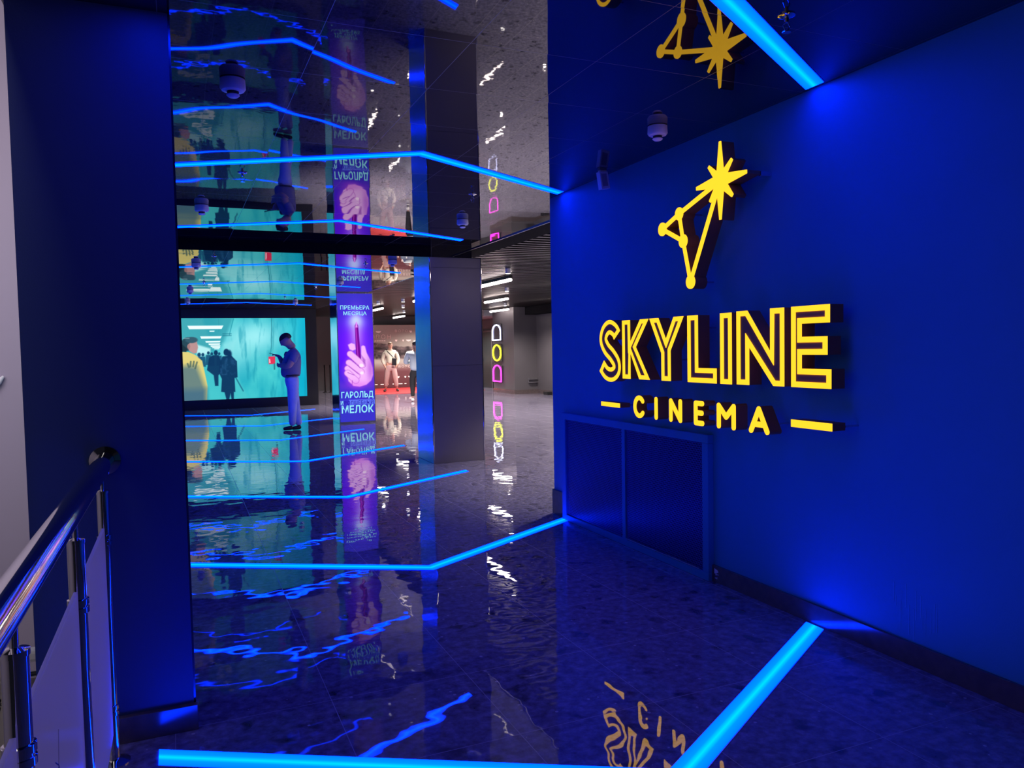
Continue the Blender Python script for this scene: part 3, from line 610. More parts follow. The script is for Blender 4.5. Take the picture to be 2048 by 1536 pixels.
    p.ell(245, 370, 90, 45, (52, 88, 105), .15); p.ell(205, 465, 22, 36, (160, 120, 120), .15); p.line([(130, 345), (210, 345)], 14, (150, 180, 190), .6, 8)
    p.poly([(110, 430), (185, 500), (170, 545), (100, 540)], (28, 50, 62), 1, 6)
    return p.C
t = thing('video_wall', (1.3, 22.2, 0), 'large glowing video wall in a black frame showing teal corridor film scene', 'video wall')
f = MB(); f.box(-0.95, 3.58, 22.03, 22.60, 0.0, 0.255); f.box(-0.95, 3.58, 22.03, 22.60, 2.435, FZ-0.002); f.box(-0.95, -0.605, 22.03, 22.60, 0.255, 2.435); f.box(3.275, 3.58, 22.03, 22.60, 0.255, 2.435)
f.box(-0.6, 3.27, 22.1, 22.6, 0.255, 2.435)
f.build('frame', BLACKP, t)
picture('screen', (-0.60, 22.02, 0.26), (3.87, 0, 0), (0, 0, 2.17), 430, 250, film_frame, attr_material('video_wall_glow', 1.15), t)
# --- poster
def poster_art(A, B):
    T = 1-B; X = 72+A*358; Y = 28+T*1410
    p = Paint(X, Y, (50, 48, 185)); sh = 0
    p.glow(255, 640, 300, 400, (92, 12, 235), 1.0, 1.6); p.mix(np.clip((X-72)/900, 0, 1), (60, 40, 190))
    p.glow(258, 560, 110, 300, (150, 60, 250), .7); p.glow(258, 340, 85, 80, (150, 170, 255), .9); p.glow(258, 330, 45, 60, (185, 235, 255), 1.0)
    p.glow(258, 450, 60, 190, (185, 150, 255), .75)
    H = (228, 170, 235); H2 = (190, 110, 205); HS = (130, 50, 170)
    p.ell(262, 880, 140, 175, (150, 70, 220), .25, 0, .7)
    p.poly([(305, 610), (325, 598), (345, 610), (360, 680), (395, 760), (418, 850), (420, 930), (400, 990), (350, 1035), (280, 1055), (215, 1045), (165, 990), (150, 900), (250, 800), (300, 760)], H, 1, 6)
    p.glow(395, 860, 40, 160, (160, 70, 200), .6)
    p.poly([(170, 590), (205, 570), (240, 585), (250, 640), (215, 655), (185, 640)], H, 1, 6)
    p.poly([(245, 380), (262, 340), (280, 380), (300, 760), (318, 830), (265, 830), (250, 700)], (110, 10, 140), 1, 3); p.line([(256, 400), (272, 790)], 9, (190, 60, 200), .8, 5)
    p.poly([(257, 348), (262, 335), (268, 348), (274, 400), (250, 400)], (220, 130, 240), 1, 3)
    for pts, w in ((((190, 690), (315, 815)), 62), (((175, 785), (300, 890)), 60), (((160, 850), (255, 940)), 60), (((160, 900), (240, 985)), 66)):
        p.line(pts, w+8, H2, 1, 6); p.line(pts, w-4, H, 1, 10)
    p.ell(302, 820, 22, 20, (250, 215, 245), .2); p.ell(305, 905, 20, 18, (250, 215, 245), .2)
    for pts in (((190, 740), (290, 850)), ((170, 825), (270, 915)), ((160, 895), (225, 925)), ((205, 985), (200, 1030))): p.line(pts, 7, HS, .7, 5)
    p.poly([(300, 700), (345, 760), (340, 830), (325, 800)], HS, .6, 8)
    p.glow(250, 1040, 170, 50, (190, 60, 210), .35); p.poly([(165, 1196), (452, 1200), (456, 1252), (168, 1256)], (95, 120, 235), .9, 6)
    return p.C
t = thing('lightbox_poster', (3.37, 15.88, 0), 'tall purple lit poster of a hand holding a glowing crayon', 'poster')
f = MB(); YP = 15.905
f.box(3.0, 3.745, YP-0.02, YP-0.0, 0.0, 0.035); f.box(3.0, 3.745, YP-0.02, YP, FZ-0.02, FZ-0.001); f.box(3.0, 3.012, YP-0.02, YP, 0.035, FZ-0.02); f.box(3.733, 3.745, YP-0.02, YP, 0.035, FZ-0.02)
f.build('frame', ALU, t)
picture('poster_sheet', (3.012, YP-0.008, 0.035), (0.721, 0, 0), (0, 0, FZ-0.055), 120, 420, poster_art, attr_material('poster_glow', 1.25), t)
def text(body, w, h, x, y, z, m, name, parent, rot=(math.pi/2, 0, 0), bold=0.02, ext=0.002, track=1.0):
    c = bpy.data.curves.new(name, 'FONT'); c.body = body; c.align_x = 'CENTER'; c.align_y = 'BOTTOM_BASELINE' if False else 'BOTTOM'; c.offset = bold; c.space_character = track
    o = bpy.data.objects.new(name+'_src', c); COL.objects.link(o); dg = bpy.context.evaluated_depsgraph_get()
    me = bpy.data.meshes.new_from_object(o.evaluated_get(dg)); bpy.data.objects.remove(o)
    vs = np.array([v.co[:] for v in me.vertices]); mn = vs.min(0); mx = vs.max(0)
    M_ = Matrix.Translation((x, y, z)) @ Euler(rot).to_matrix().to_4x4() @ Matrix.Diagonal((w/(mx[0]-mn[0]), h/(mx[1]-mn[1]), 1, 1)) @ Matrix.Translation((-(mn[0]+mx[0])/2, -mn[1], 0))
    me.transform(M_)
    bm = bmesh.new(); bm.from_mesh(me); r = bmesh.ops.extrude_face_region(bm, geom=bm.faces[:]); d = Euler(rot).to_matrix() @ Vector((0, 0, ext))
    bmesh.ops.translate(bm, verts=[v for v in r['geom'] if isinstance(v, bmesh.types.BMVert)], vec=d); bmesh.ops.recalc_face_normals(bm, faces=bm.faces[:]); bm.to_mesh(me); bm.free()
    me.materials.clear(); me.materials.append(m); me.name = name
    q = bpy.data.objects.new(name, me); COL.objects.link(q)
    if parent: q.parent = parent; q.matrix_parent_inverse = Matrix.Translation(parent.location).inverted()
    return q
PT = emit('pale_cyan_lettering', (0.30, 0.80, 0.95), 1.05); PV = emit('violet_lettering', (0.02, 0.01, 0.42), 1.0)
TY = YP-0.010
def pz(py): return 0.035+(FZ-0.055)*(1-(py-28)/1410)
def px(pxx, py): return 3.012+0.721*((pxx-72-(py-28)*0.032)/355)
text('ПРЕМЬЕРА', 0.60, 0.085, 3.372, TY, pz(203), PT, 'poster_lettering', t, bold=0.015, track=1.05)
text('МЕСЯЦА', 0.48, 0.095, 3.372, TY, pz(273), PT, 'poster_lettering', t, bold=0.015, track=1.05)
text('ГАРОЛЬД', 0.665, 0.160, 3.375, TY, pz(1190), PT, 'poster_lettering', t, bold=0.022, track=1.05)
text('И', 0.050, 0.085, 3.052, TY, pz(1250), PT, 'poster_lettering', t, bold=0.015)
text('ВОЛШЕБНЫЙ', 0.605, 0.100, 3.405, TY, pz(1250), PV, 'poster_lettering', t, bold=0.012, track=1.05)
text('МЕЛОК', 0.665, 0.165, 3.375, TY, pz(1345), PT, 'poster_lettering', t, bold=0.025, track=1.05)

# ------------------------------------------------------------------ lobby
# ceiling tubes
tubes = []
for X, ys in ((5.5, (3.3, 8.0, 12.7, 17.35, 22.1, 26.8)), (7.53, (8.2, 12.9, 17.6, 22.3, 27.1)), (9.62, (8.2, 12.9, 17.7, 22.45))):
    for yy in ys: tubes.append((X, yy))
seen = {(5.5, 12.7): 'nearest pink-white one right of the satin column', (7.53, 17.6): 'middle of the three right of the satin column', (9.62, 22.45): 'farthest of the three right of the satin column', (5.5, 17.35): 'half hidden behind the satin column', (5.5, 22.1): 'just right of the poster column', (7.53, 27.1): 'above the people by the backdrop'}
for X, yy in tubes:
    t = thing('tube_light', (X, yy+0.75, FZ), 'slim white tube light under slats, %s' % seen.get((X, yy), 'in the hidden part of the lobby'), 'tube light', 'tube lights under the lobby ceiling')
    MB().box(X-0.03, X+0.03, yy, yy+1.55, FZ+0.045, FZ+0.10).build('housing', BLACKP, t)
    MB().tube([(X, yy+0.01, FZ+0.02), (X, yy+1.54, FZ+0.02)], 0.028, 12).build('tube', TUBE, t, smooth=True)
    for yk in (yy+0.3, yy+1.25): MB().tube([(X, yk, FZ+0.10), (X, yk, CZ+0.13)], 0.004, 6).build('hanger', ALU, t)
for i, (x, y, w) in enumerate(((5.077, 11.835, 'nearest, right of the satin column'), (6.64, 15.56, 'second, right of the satin column'), (8.86, 20.9, 'third, right of the satin column'), (4.935, 20.3, 'just right of the poster column'), (5.377, 19.45, 'upper of three beside the satin column'), (6.11, 22.1, 'middle of three beside the satin column'), (6.96, 25.1, 'lowest of three beside the satin column'))):
    t = thing('spotlight', (x, y, CZ), 'small white lit spotlight in the lobby ceiling, %s' % w, 'spotlight', 'spotlights in the lobby ceiling')
    MB().lathe((x, y, CZ), [(0.045, 0.0), (0.045, -0.08)], 20).build('housing', WHITEP, t, smooth=True)
    MB().lathe((x, y, CZ), [(0.038, -0.078), (0.038, -0.083)], 20).build('lens', SPOT, t, smooth=True)
def spot_and_fill_lamp(x, y, z, e, cone):
    l = bpy.data.lights.new('spot_and_fill_lamp', 'SPOT'); l.energy = e; l.spot_size = math.radians(cone); l.spot_blend = 0.5; l.shadow_soft_size = 0.04; l.color = (1.0, 0.86, 0.79)
    o = bpy.data.objects.new('spot_and_fill_lamp', l); COL.objects.link(o); o.location = (x, y, z)
for x, y in ((5.077, 11.835), (6.64, 15.56), (8.86, 20.9), (4.935, 20.3), (5.377, 19.45), (6.11, 22.1), (6.96, 25.1), (7.0, 8.0), (8.8, 13.0), (9.0, 26.5), (5.0, 7.5), (8.6, 17.5), (7.3, 27.6), (8.8, 28.0)):  # positions without a spotlight fitting are added fill for lobby and backdrop
    spot_and_fill_lamp(x, y, CZ-0.10, (380 if x < 5.2 else 620) if y < 27 else 230, 105 if x < 6 else (125 if x < 8 else 150))
# neon outlines on the boxed column's left side
def neon(pts, r, m, name, label, back):
    t = thing(name, (pts[0][0], pts[0][1], min(p[2] for p in pts)), label, 'neon sign', 'neon outline signs in the far lobby')
    MB().tube(pts+[pts[0]], r, 8, caps=False).build('neon_tube', m, t, smooth=True)
    MB().box(9.865, 9.878, min(p[1] for p in pts)-0.05, max(p[1] for p in pts)+0.05, min(p[2] for p in pts)-0.03, max(p[2] for p in pts)+0.03).build('backing_plate', back, t)
BK = pbr('clear_neon_backing', (0.05, 0.05, 0.06), 0.2)
NXX = 9.85; y0, y1 = 23.72, 24.42
yc = (y0+y1)/2; hw = (y1-y0)/2
def arch(zb, zt): return [(NXX, yc+hw, zb)]+[(NXX, yc+hw*math.cos(a), zt-0.22+0.22*math.sin(a)) for a in np.linspace(0, math.pi, 14)]+[(NXX, yc-hw, zb)]
NW = emit('white_violet_neon', (0.62, 0.62, 1.0), 7.0); NY = emit('yellow_neon', (0.95, 0.95, 0.02), 6.0); NP = emit('magenta_neon', (1.0, 0.03, 0.75), 6.0)
neon(arch(1.765, 2.27), 0.018, NW, 'neon_arch', 'white neon arch outline, topmost of three in the far lobby', BK)
ov = [(NXX, yc+hw*math.cos(a), 1.333+0.262*math.sin(a)) for a in np.linspace(0, 2*math.pi, 26)[:-1]]
neon(ov, 0.020, NY, 'neon_oval', 'yellow neon oval outline, middle of three in the far lobby', BK)
neon(arch(0.375, 0.91), 0.020, NP, 'neon_arch', 'magenta neon arch outline, lowest of three in the far lobby', BK)
for (yy, zz, hh, m) in ((yc-0.05, 1.34, 0.17, NY),):
    pass
# backdrop and carpet
def backdrop_art(A, B):
    X = 5.6+A*4.4; Z = 0.02+B*2.45
    p = Paint(X, Z, (162, 162, 154)); p.mix(np.clip((1.0-Z)/0.35, 0, 1), (92, 50, 58)); p.mix(np.clip((0.5-Z)/0.5, 0, 1), (82, 40, 47))
    n = fbm(X*6, Z*9, 21, 5); top = 1.72+0.12*np.sin(X*2.1)+0.12*(fbm(X*3, Z*0, 4)-0.5); bot = 1.12+0.1*(fbm(X*4, Z*0+3, 8)-.5)
    inb = np.clip((top-Z)/0.05, 0, 1)*np.clip((Z-bot)/0.08, 0, 1)
    p.mix(inb*0.85, (70, 60, 66)); p.mix(inb*np.clip((n-0.5)*5, 0, 1)*0.9, (24, 20, 26)); p.mix(inb*np.clip((0.42-n)*5, 0, 1)*0.7, (150, 135, 135))
    return p.C
t = thing('press_backdrop', (7.8, 29.62, 0), 'grey and maroon press wall with repeated film title lettering', 'backdrop')
BD = attr_material('backdrop_print', None, 0.6)
MB().box(5.6, 10.0, 29.62, 29.70, 0.0, 2.49).build('board', BLACKP, t)
picture('printed_sheet', (5.6, 29.61, 0.02), (4.4, 0, 0), (0, 0, 2.45), 330, 200, backdrop_art, BD, t)
LT = pbr('pale_print', (0.75, 0.70, 0.66), 0.6); LT2 = pbr('bright_print', (0.95, 0.93, 0.90), 0.6)
for (x, z, w, h) in ((7.15, 1.93, 1.02, 0.17), (8.16, 2.19, 0.66, 0.10), (8.25, 0.79, 0.62, 0.09), (6.2, 2.19, 0.66, 0.10), (9.3, 1.93, 1.02, 0.17), (6.2, 0.79, 0.62, 0.09)):
    text('ВОРОН', w, h, x, 29.608, z, LT, 'backdrop_lettering', t, bold=-0.005, ext=0.002, track=1.3)
lg = MB()
for (x, z) in ((6.95, 2.20), (8.15, 1.86), (8.2, 0.42), (8.75, 2.2), (6.3, 0.42)):
    for dx, w in ((-0.28, 0.10), (0.0, 0.07), (0.22, 0.22)):
        lg.prism([(x+dx-w/2, z+0.035), (x+dx+w/2, z+0.035), (x+dx+w/3, z-0.02), (x+dx, z-0.04), (x+dx-w/3, z-0.02)], lambda a, b: (a, 29.606, b), lambda a, b: (a, 29.608, b))
for i in range(16):
    x = 6.0+i*0.24; lg.box(x, x+0.08+0.08*((i*7) % 3)/2, 29.606, 29.608, 0.145, 0.175)
for i in range(9): lg.box(6.65+i*0.09, 6.65+i*0.09+0.07, 29.606, 29.608, 1.845, 1.87)
lg.build('small_logo_print', LT2, t)
cp = MB().box(5.6, 10.0, 25.6, 29.6, 0.0005, 0.012).build('red_carpet', pbr('red_carpet_pile', (0.42, 0.025, 0.03), 0.9, var=0.1, vscale=30)); tag(cp, 'flat red carpet in front of the press backdrop', 'carpet')
# stanchions
for i, (x, y, w) in enumerate(((4.855, 28.32, 'left one'), (5.05, 28.3, 'right one'))):
    t = thing('queue_post', (x, y, 0), 'slim black queue post between video wall and poster column, %s' % w, 'queue post', 'black queue posts by the far wall')
    MB().lathe((x, y, 0), [(0.09, 0.0), (0.09, 0.012), (0.03, 0.03), (0.028, 0.04)], 24).build('foot', BLACKP, t, smooth=True)
    MB().lathe((x, y, 0), [(0.028, 0.035), (0.028, 0.90)], 16).build('pole', BLACKP, t, smooth=True)
    MB().lathe((x, y, 0), [(0.034, 0.90), (0.034, 0.99), (0.02, 1.0)], 16).build('belt_head', BLACKP, t, smooth=True)
t = thing('wall_rack', (10.5, 22.6, 0.35), 'small dark metal rack low on the boxed lobby column', 'rack')
for zz in (0.36, 0.46): MB().box(10.36, 10.68, 22.60, 22.675, zz, zz+0.02).build('shelf_bar', ALU, t)
MB().box(10.36, 10.38, 22.66, 22.679, 0.34, 0.50).build('bracket', ALU, t)
t = tag(MB().box(10.50, 10.66, 21.55, 21.85, 0.0, 0.10, bev=0.01).build('floor_socket_box', BLACKP), 'small black box on the lobby floor by the right wall', 'floor box')

# ------------------------------------------------------------------ people
def skin(name, joints, edges, m, parent=None, sub=2, loc=(0, 0, 0), rotz=0.0, scale=1.0, fat=1.16):
    me = bpy.data.meshes.new(name); me.from_pydata([j[:3] for j in joints], edges, []); o = bpy.data.objects.new(name, me); COL.objects.link(o)
    mod = o.modifiers.new('skin', 'SKIN'); mod.use_smooth_shade = True; mod.branch_smoothing = 0.3
    sv = me.skin_vertices[0].data
    for i, j in enumerate(joints):
        sv[i].radius = (j[3]*(fat if j[3] > 0.02 else 1), (j[4] if len(j) > 4 else j[3])*(fat if j[3] > 0.02 else 1)); sv[i].use_root = (i == 0)
    ss = o.modifiers.new('sub', 'SUBSURF'); ss.levels = sub; ss.render_levels = sub
    dg = bpy.context.evaluated_depsgraph_get(); dg.update(); res = bpy.data.meshes.new_from_object(o.evaluated_get(dg))
    bpy.data.objects.remove(o)
    res.name = name; res.transform(Matrix.Translation(loc) @ Matrix.Rotation(rotz, 4, 'Z') @ Matrix.Scale(scale, 4)); res.materials.clear(); res.materials.append(m)
    for p in res.polygons: p.use_smooth = True
    q = bpy.data.objects.new(name, res); COL.objects.link(q)
    if parent: q.parent = parent
    return q
def chain(n0, n): return [(i, i+1) for i in range(n0, n0+n-1)]
def ellipsoid(name, c, r, m, parent, loc, rotz, scale, rot=(0, 0, 0), cut=None):
    bm = bmesh.new(); bmesh.ops.create_uvsphere(bm, u_segments=20, v_segments=14, radius=1.0)
    if cut is not None:
        for v in list(bm.verts):
            if not cut(v.co): bm.verts.remove(v)
    M_ = Matrix.Translation(loc) @ Matrix.Rotation(rotz, 4, 'Z') @ Matrix.Scale(scale, 4) @ Matrix.Translation(c) @ Euler(rot).to_matrix().to_4x4() @ Matrix.Diagonal((*r, 1))
    bm.transform(M_); me = bpy.data.meshes.new(name); bm.to_mesh(me); bm.free(); me.materials.append(m)
    for p in me.polygons: p.use_smooth = True
    q = bpy.data.objects.new(name, me); COL.objects.link(q)
    if parent: q.parent = parent
    return q
SKINM = pbr('skin', (0.55, 0.32, 0.24), 0.5, var=0.06, vscale=20); HAIR = pbr('dark_brown_hair', (0.03, 0.018, 0.014), 0.6, var=0.3, vscale=60)
LHAIR = pbr('light_brown_hair', (0.22, 0.12, 0.06), 0.6, var=0.3, vscale=60); EYEW = pbr('eye', (0.02, 0.015, 0.015), 0.2)
SHOE = pbr('dark_leather_shoe', (0.02, 0.016, 0.018), 0.4); SOLE = pbr('white_sole', (0.7, 0.7, 0.7), 0.5)
# local frame: +X forward, +Y left, +Z up
def head_joints(hx, hz, tilt):      # neck top to crown, with nose; returns joints list (relative) to append after a neck vertex
    c, s = math.cos(tilt), math.sin(tilt)
    def L(f, u): return (hx+f*c+u*s, 0.0, hz-f*s+u*c)
    return [(*L(0.0, -0.06), 0.062, 0.062), (*L(0.015, 0.0), 0.078, 0.088), (*L(0.005, 0.06), 0.078, 0.092), (*L(-0.005, 0.10), 0.055, 0.07)], L
def hand_joints(wrist, d, side, n, curl=0.4, s=1.0, up=(0, 0, 1)):
    # five separate fingers rooted in the palm; returns joints, edges (indices start at n; first palm vertex connects to wrist index given by caller)
    w = Vector(wrist); d = Vector(d).normalized(); side = Vector(side).normalized(); nrm = d.cross(side).normalized()
    J = [(*(w+d*0.045*s), 0.022*s, 0.030*s)]; E = []
    for k, (off, ln) in enumerate(((-0.027, 0.062), (-0.009, 0.074), (0.009, 0.070), (0.027, 0.055))):
        b = w+d*0.085*s+side*off*s; J.append((*b, 0.0095*s)); E.append((n, n+len(J)-1))
        m_ = b+d*ln*0.55*s+nrm*curl*0.02*s; J.append((*m_, 0.0085*s)); E.append((n+len(J)-2, n+len(J)-1))
        e = m_+d*ln*0.35*s*(1-curl*0.5)+nrm*curl*0.035*s; J.append((*e, 0.0075*s)); E.append((n+len(J)-2, n+len(J)-1))
    b = w+d*0.035*s-side*0.030*s; J.append((*b, 0.012*s)); E.append((n, n+len(J)-1))
    e = b+d*0.045*s-side*0.018*s+nrm*0.012*s; J.append((*e, 0.009*s)); E.append((n+len(J)-2, n+len(J)-1))
    return J, E
def make_person(loc, rotz, scale, label, group, sp):
    """sp: spine joints, legs, arms and clothing description in the local frame"""
    J = []; E = []
    for j in sp['spine']: J.append(j)
    E += chain(0, len(J)); neck = len(J)-1
    hj, L = head_joints(*sp['head']); hs = sp.get('hs', 1.0); hj = [(a, b, c_, d*hs, e*hs) for a, b, c_, d, e in hj]; n = len(J); J += hj; E.append((neck, n)); E += chain(n, len(hj)); face = n+1
    c = n+1
    J.append((*L(0.100*hs, 0.010), 0.013)); E.append((c, len(J)-1)); J.append((*L(0.112*hs, -0.002), 0.009)); E.append((len(J)-2, len(J)-1))
    for s in (-1, 1):
        p = L(-0.005, 0.005); J.append((p[0], s*0.084*hs, p[2], 0.012, 0.018)); E.append((c, len(J)-1))
    for leg in sp['legs']:
        n = len(J); J += leg; E.append((0, n)); E += chain(n, len(leg))
    for arm in sp['arms']:
        n = len(J); J += arm['j']; E.append((sp['shoulder'], n)); E += chain(n, len(arm['j']))
        if arm.get('hand'):
            w = arm['j'][-1][:3]; hj2, he = hand_joints(w, arm['hand'][0], arm['hand'][1], len(J), arm['hand'][2]); E.append((len(J)-1, len(J))); J += hj2; E += he
    body = skin('person', J, E, sp.get('skin', SKINM), None, 2, loc, rotz, scale); tag(body, label, 'person', group)
    kw = dict(loc=loc, rotz=rotz, scale=scale)
    for nm, jj, ee, mm in sp['clothes']: skin(nm, jj, ee, mm, body, 2, **kw)
    hp = L(-0.012, 0.055); tl = sp['head'][2]
    ellipsoid('hair', hp, (0.102*hs, 0.088*hs, 0.088*hs), sp['hair'], body, rot=(0, tl, 0), cut=(lambda c_: c_.z > -0.15 or c_.x < -0.25) if sp.get('fullhair') else (lambda c_: c_.z > 0.05-0.55*(c_.x < -0.1)), **kw)
    for s in (-1, 1):
        e = L(0.083*hs, 0.030); ellipsoid('eye', (e[0], s*0.030, e[2]), (0.008, 0.011, 0.007), EYEW, body, **kw)
    for sh in sp['shoes']:
        (a, b, m_) = sh; skin('shoe', [(a[0]-0.03, a[1], 0.055, 0.042, 0.045), (a[0]+0.06, a[1]+b*0.4, 0.045, 0.040, 0.036), (a[0]+0.16, a[1]+b, 0.034, 0.038, 0.028)], [(0, 1), (1, 2)], m_, body, 2, **kw)
    return body
# man with phone, ankles crossed, facing left (world -X)
TEE = pbr('grey_blue_tee', (0.24, 0.23, 0.32), 0.8, bump=0.004, bscale=7); JEANS = pbr('light_blue_jeans', (0.60, 0.68, 0.82), 0.8, var=0.15, vscale=9, bump=0.004, bscale=10)
sp1 = dict(
    spine=[(0.02, 0, 0.98, 0.11, 0.13), (0.04, 0, 1.12, 0.11, 0.13), (0.01, 0, 1.32, 0.13, 0.15), (-0.03, 0, 1.49, 0.12, 0.16), (-0.015, 0, 1.570, 0.082), (0.03, 0, 1.620, 0.075)],
    shoulder=3, head=(0.095, 1.700, math.radians(38)),
    legs=[[(0.02, 0.09, 0.90, 0.09), (0.03, 0.06, 0.50, 0.06), (0.045, 0.04, 0.10, 0.04)], [(0.02, -0.09, 0.90, 0.09), (-0.03, -0.03, 0.50, 0.06), (-0.09, 0.02, 0.10, 0.04)]],
    arms=[dict(j=[(-0.03, 0.20, 1.475, 0.070), (0.10, 0.255, 1.23, 0.056), (0.20, 0.10, 1.235, 0.046), (0.245, 0.0, 1.25, 0.034)], hand=((0.35, -1, 0.1), (0, 0, 1), 0.5)),
          dict(j=[(-0.03, -0.20, 1.475, 0.062), (0.14, -0.22, 1.25, 0.054), (0.20, -0.13, 1.36, 0.042), (0.235, -0.09, 1.42, 0.032)], hand=((1, 0.35, 0.35), (0, -1, 0.2), 0.45))],
    hs=1.2, hair=HAIR, shoes=[((0.06, 0.03), 0.0, SHOE), ((-0.10, 0.0), 0.02, SHOE)],
    clothes=[
        ('t_shirt', [(0.035, 0, 0.985, 0.152, 0.175), (0.045, 0, 1.14, 0.155, 0.175), (0.015, 0, 1.32, 0.162, 0.19), (-0.03, 0, 1.485, 0.135, 0.17), (-0.015, 0, 1.56, 0.08), (-0.03, 0.20, 1.475, 0.082), (0.05, 0.25, 1.29, 0.068), (-0.03, -0.20, 1.475, 0.082), (0.08, -0.23, 1.30, 0.068)],
         [(0, 1), (1, 2), (2, 3), (3, 4), (3, 5), (5, 6), (3, 7), (7, 8)], TEE),
        ('jeans', [(0.02, 0, 0.94, 0.150, 0.165), (0.02, 0.085, 0.86, 0.108), (0.035, 0.06, 0.50, 0.078), (0.045, 0.04, 0.075, 0.058), (0.01, -0.085, 0.86, 0.108), (-0.03, -0.03, 0.50, 0.078), (-0.085, 0.02, 0.075, 0.058), (0.035, 0, 1.10, 0.130, 0.150)],
         [(0, 1), (1, 2), (2, 3), (0, 4), (4, 5), (5, 6), (0, 7)], JEANS)])
p1 = make_person((2.0, 15.18, 0.0), math.pi, 1.0, 'man in grey-blue T-shirt and light jeans standing, looking down at his phone', None, sp1)
M1 = Matrix.Translation((2.0, 15.18, 0)) @ Matrix.Rotation(math.pi, 4, 'Z')
ph = MB().box(-0.075, 0.075, -0.036, 0.036, -0.004, 0.004, bev=0.003); ph.v = [tuple(M1 @ (Matrix.Translation((0.345, -0.06, 1.462)) @ Euler((0, math.radians(-14), 0)).to_matrix().to_4x4() @ Vector(v))) for v in ph.v]
tag(ph.build('mobile_phone', BLACKP), 'dark mobile phone held by the man in jeans', 'phone')
bl = MB().lathe((0, 0, 0), [(0.152, 1.035), (0.156, 1.037), (0.156, 1.062), (0.152, 1.064)], 28); bl.v = [tuple(M1 @ Vector((0.03+v[0], v[1]*1.12, v[2]))) for v in bl.v]
b_ = bl.build('belt', SHOE, None, smooth=True); b_.parent = p1
# man in pale hoodie facing the camera, hands in pockets
HOOD = pbr('pale_beige_hoodie', (0.62, 0.60, 0.50), 0.85, bump=0.004, bscale=8); SWEAT = pbr('dusty_pink_sweatpants', (0.42, 0.29, 0.29), 0.85, bump=0.004, bscale=9)
sp2 = dict(
    spine=[(0, 0, 0.95, 0.16, 0.12), (0, 0, 1.10, 0.16, 0.12), (0, 0, 1.28, 0.18, 0.13), (0, 0, 1.42, 0.17, 0.11), (0, 0, 1.50, 0.062), (0.01, 0, 1.545, 0.058)],
    shoulder=3, head=(0.02, 1.625, 0.05),
    legs=[[(0, 0.10, 0.88, 0.09), (0.01, 0.15, 0.48, 0.06), (0, 0.20, 0.10, 0.04)], [(0, -0.10, 0.88, 0.09), (0.01, -0.15, 0.48, 0.06), (0, -0.20, 0.10, 0.04)]],
    arms=[dict(j=[(0, s*0.20, 1.41, 0.05), (-0.02, s*0.285, 1.14, 0.04), (0.05, s*0.225, 0.95, 0.032), (0.07, s*0.18, 0.88, 0.026)], hand=((0.1, -s*0.4, -1), (1, 0, 0), 0.3)) for s in (1, -1)],
    hair=LHAIR, shoes=[((0.0, 0.20), 0.05, SHOE), ((0.0, -0.20), -0.05, SHOE)],
    clothes=[
        ('hoodie', [(0, 0, 0.93, 0.165, 0.13), (0, 0, 1.12, 0.175, 0.135), (0, 0, 1.28, 0.18, 0.135), (0, 0, 1.42, 0.16, 0.11), (-0.01, 0, 1.50, 0.11, 0.10), (0, 0.20, 1.40, 0.075), (-0.02, 0.285, 1.14, 0.060), (0.05, 0.225, 0.95, 0.045), (0, -0.20, 1.40, 0.075), (-0.02, -0.285, 1.14, 0.060), (0.05, -0.225, 0.95, 0.045)],
         [(0, 1), (1, 2), (2, 3), (3, 4), (3, 5), (5, 6), (6, 7), (3, 8), (8, 9), (9, 10)], HOOD),
        ('sweatpants', [(0, 0, 0.90, 0.18, 0.13), (0, 0.10, 0.80, 0.115), (0.01, 0.155, 0.46, 0.088), (0, 0.195, 0.13, 0.062), (0, -0.10, 0.80, 0.115), (0.01, -0.155, 0.46, 0.088), (0, -0.195, 0.13, 0.062), (0, 0, 1.03, 0.155, 0.12)],
         [(0, 1), (1, 2), (2, 3), (0, 4), (4, 5), (5, 6), (0, 7)], SWEAT)])
ANG = math.atan2(-27.2, -7.04)
p2 = make_person((6.95, 27.0, 0.012), ANG, 1.0, 'man in pale beige hoodie and pink-grey sweatpants facing the camera on the carpet', None, sp2)
M2 = Matrix.Translation((6.95, 27.0, 0.012)) @ Matrix.Rotation(ANG, 4, 'Z')
t = thing('shoulder_bag', tuple(M2 @ Vector((0.2, 0.12, 0.98))), 'small black crossbody bag worn by the man in the pale hoodie', 'bag')
b = MB().box(-0.03, 0.03, -0.075, 0.075, -0.14, 0.12, bev=0.012); b.v = [tuple(M2 @ Vector((v[0]+0.20, v[1]+0.13, v[2]+1.08))) for v in b.v]; b.build('pouch', BLACKP, t)
b = MB().tube([M2 @ Vector(v) for v in ((0.20, 0.12, 1.19), (0.185, 0.02, 1.32), (0.14, -0.10, 1.44), (0.02, -0.15, 1.53), (-0.14, -0.10, 1.45), (-0.19, 0.05, 1.30), (-0.12, 0.21, 1.20), (0.10, 0.215, 1.15), (0.20, 0.18, 1.17))], 0.012, 6); b.build('strap', BLACKP, t, smooth=True)
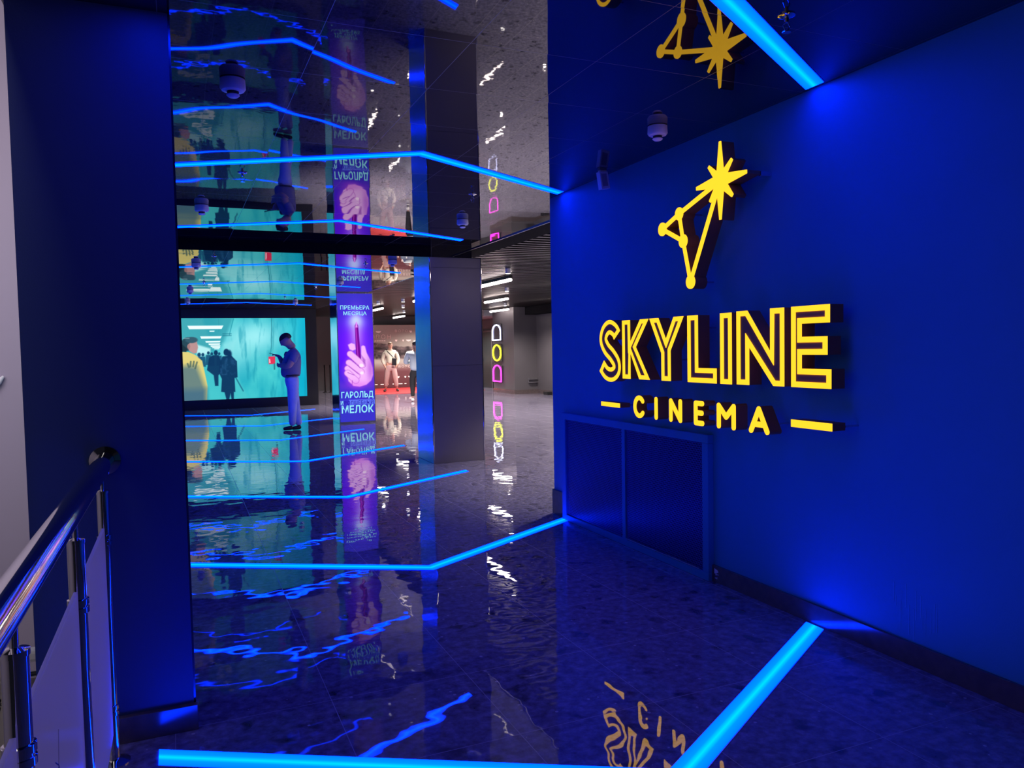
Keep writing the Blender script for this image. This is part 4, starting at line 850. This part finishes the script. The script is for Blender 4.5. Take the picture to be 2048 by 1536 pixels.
# person seen from behind, partly hidden by the column
BHOOD = pbr('pale_blue_hoodie', (0.50, 0.58, 0.62), 0.85, bump=0.004, bscale=8); LEG = pbr('black_leggings', (0.012, 0.012, 0.014), 0.7); WSH = pbr('white_trainers', (0.75, 0.74, 0.72), 0.5)
sp3 = dict(
    spine=[(0, 0, 0.90, 0.14, 0.11), (0, 0, 1.04, 0.13, 0.11), (0, 0, 1.20, 0.15, 0.12), (0, 0, 1.34, 0.14, 0.10), (0, 0, 1.42, 0.055), (0.02, 0, 1.47, 0.052)],
    shoulder=3, head=(0.035, 1.545, 0.25),
    legs=[[(0, 0.09, 0.82, 0.085), (0.03, 0.10, 0.46, 0.055), (0, 0.10, 0.10, 0.038)], [(0, -0.09, 0.82, 0.085), (-0.02, -0.10, 0.46, 0.055), (-0.06, -0.10, 0.10, 0.038)]],
    arms=[dict(j=[(0, s*0.18, 1.33, 0.055), (0.0, s*0.27, 1.08, 0.042), (0.16, s*0.16, 1.10, 0.034), (0.22, s*0.08, 1.16, 0.027)], hand=((0.5, -s*0.6, 0.3), (0, 0, 1), 0.5)) for s in (1, -1)],
    hair=HAIR, fullhair=True, shoes=[((0.0, 0.10), 0.02, WSH), ((-0.06, -0.10), -0.02, WSH)],
    clothes=[
        ('hoodie', [(0, 0, 0.82, 0.19, 0.15), (0, 0, 1.02, 0.18, 0.15), (0, 0, 1.20, 0.185, 0.15), (0, 0, 1.34, 0.165, 0.125), (-0.02, 0, 1.42, 0.10, 0.09), (0, 0.20, 1.32, 0.078), (0.0, 0.285, 1.08, 0.066), (0.16, 0.18, 1.10, 0.052), (0, -0.20, 1.32, 0.078), (0.0, -0.285, 1.08, 0.066), (0.16, -0.18, 1.10, 0.052)],
         [(0, 1), (1, 2), (2, 3), (3, 4), (3, 5), (5, 6), (6, 7), (3, 8), (8, 9), (9, 10)], BHOOD),
        ('leggings', [(0, 0, 0.84, 0.15, 0.12), (0, 0.09, 0.74, 0.098), (0.03, 0.10, 0.44, 0.070), (0, 0.10, 0.12, 0.048), (0, -0.09, 0.74, 0.098), (-0.02, -0.10, 0.44, 0.070), (-0.06, -0.10, 0.12, 0.048), (0, 0, 0.96, 0.14, 0.11)],
         [(0, 1), (1, 2), (2, 3), (0, 4), (4, 5), (5, 6), (0, 7)], LEG)])
make_person((6.27, 21.5, 0.0), math.radians(70), 1.04, 'person in pale blue hoodie and black leggings seen from behind beside the column', None, sp3)
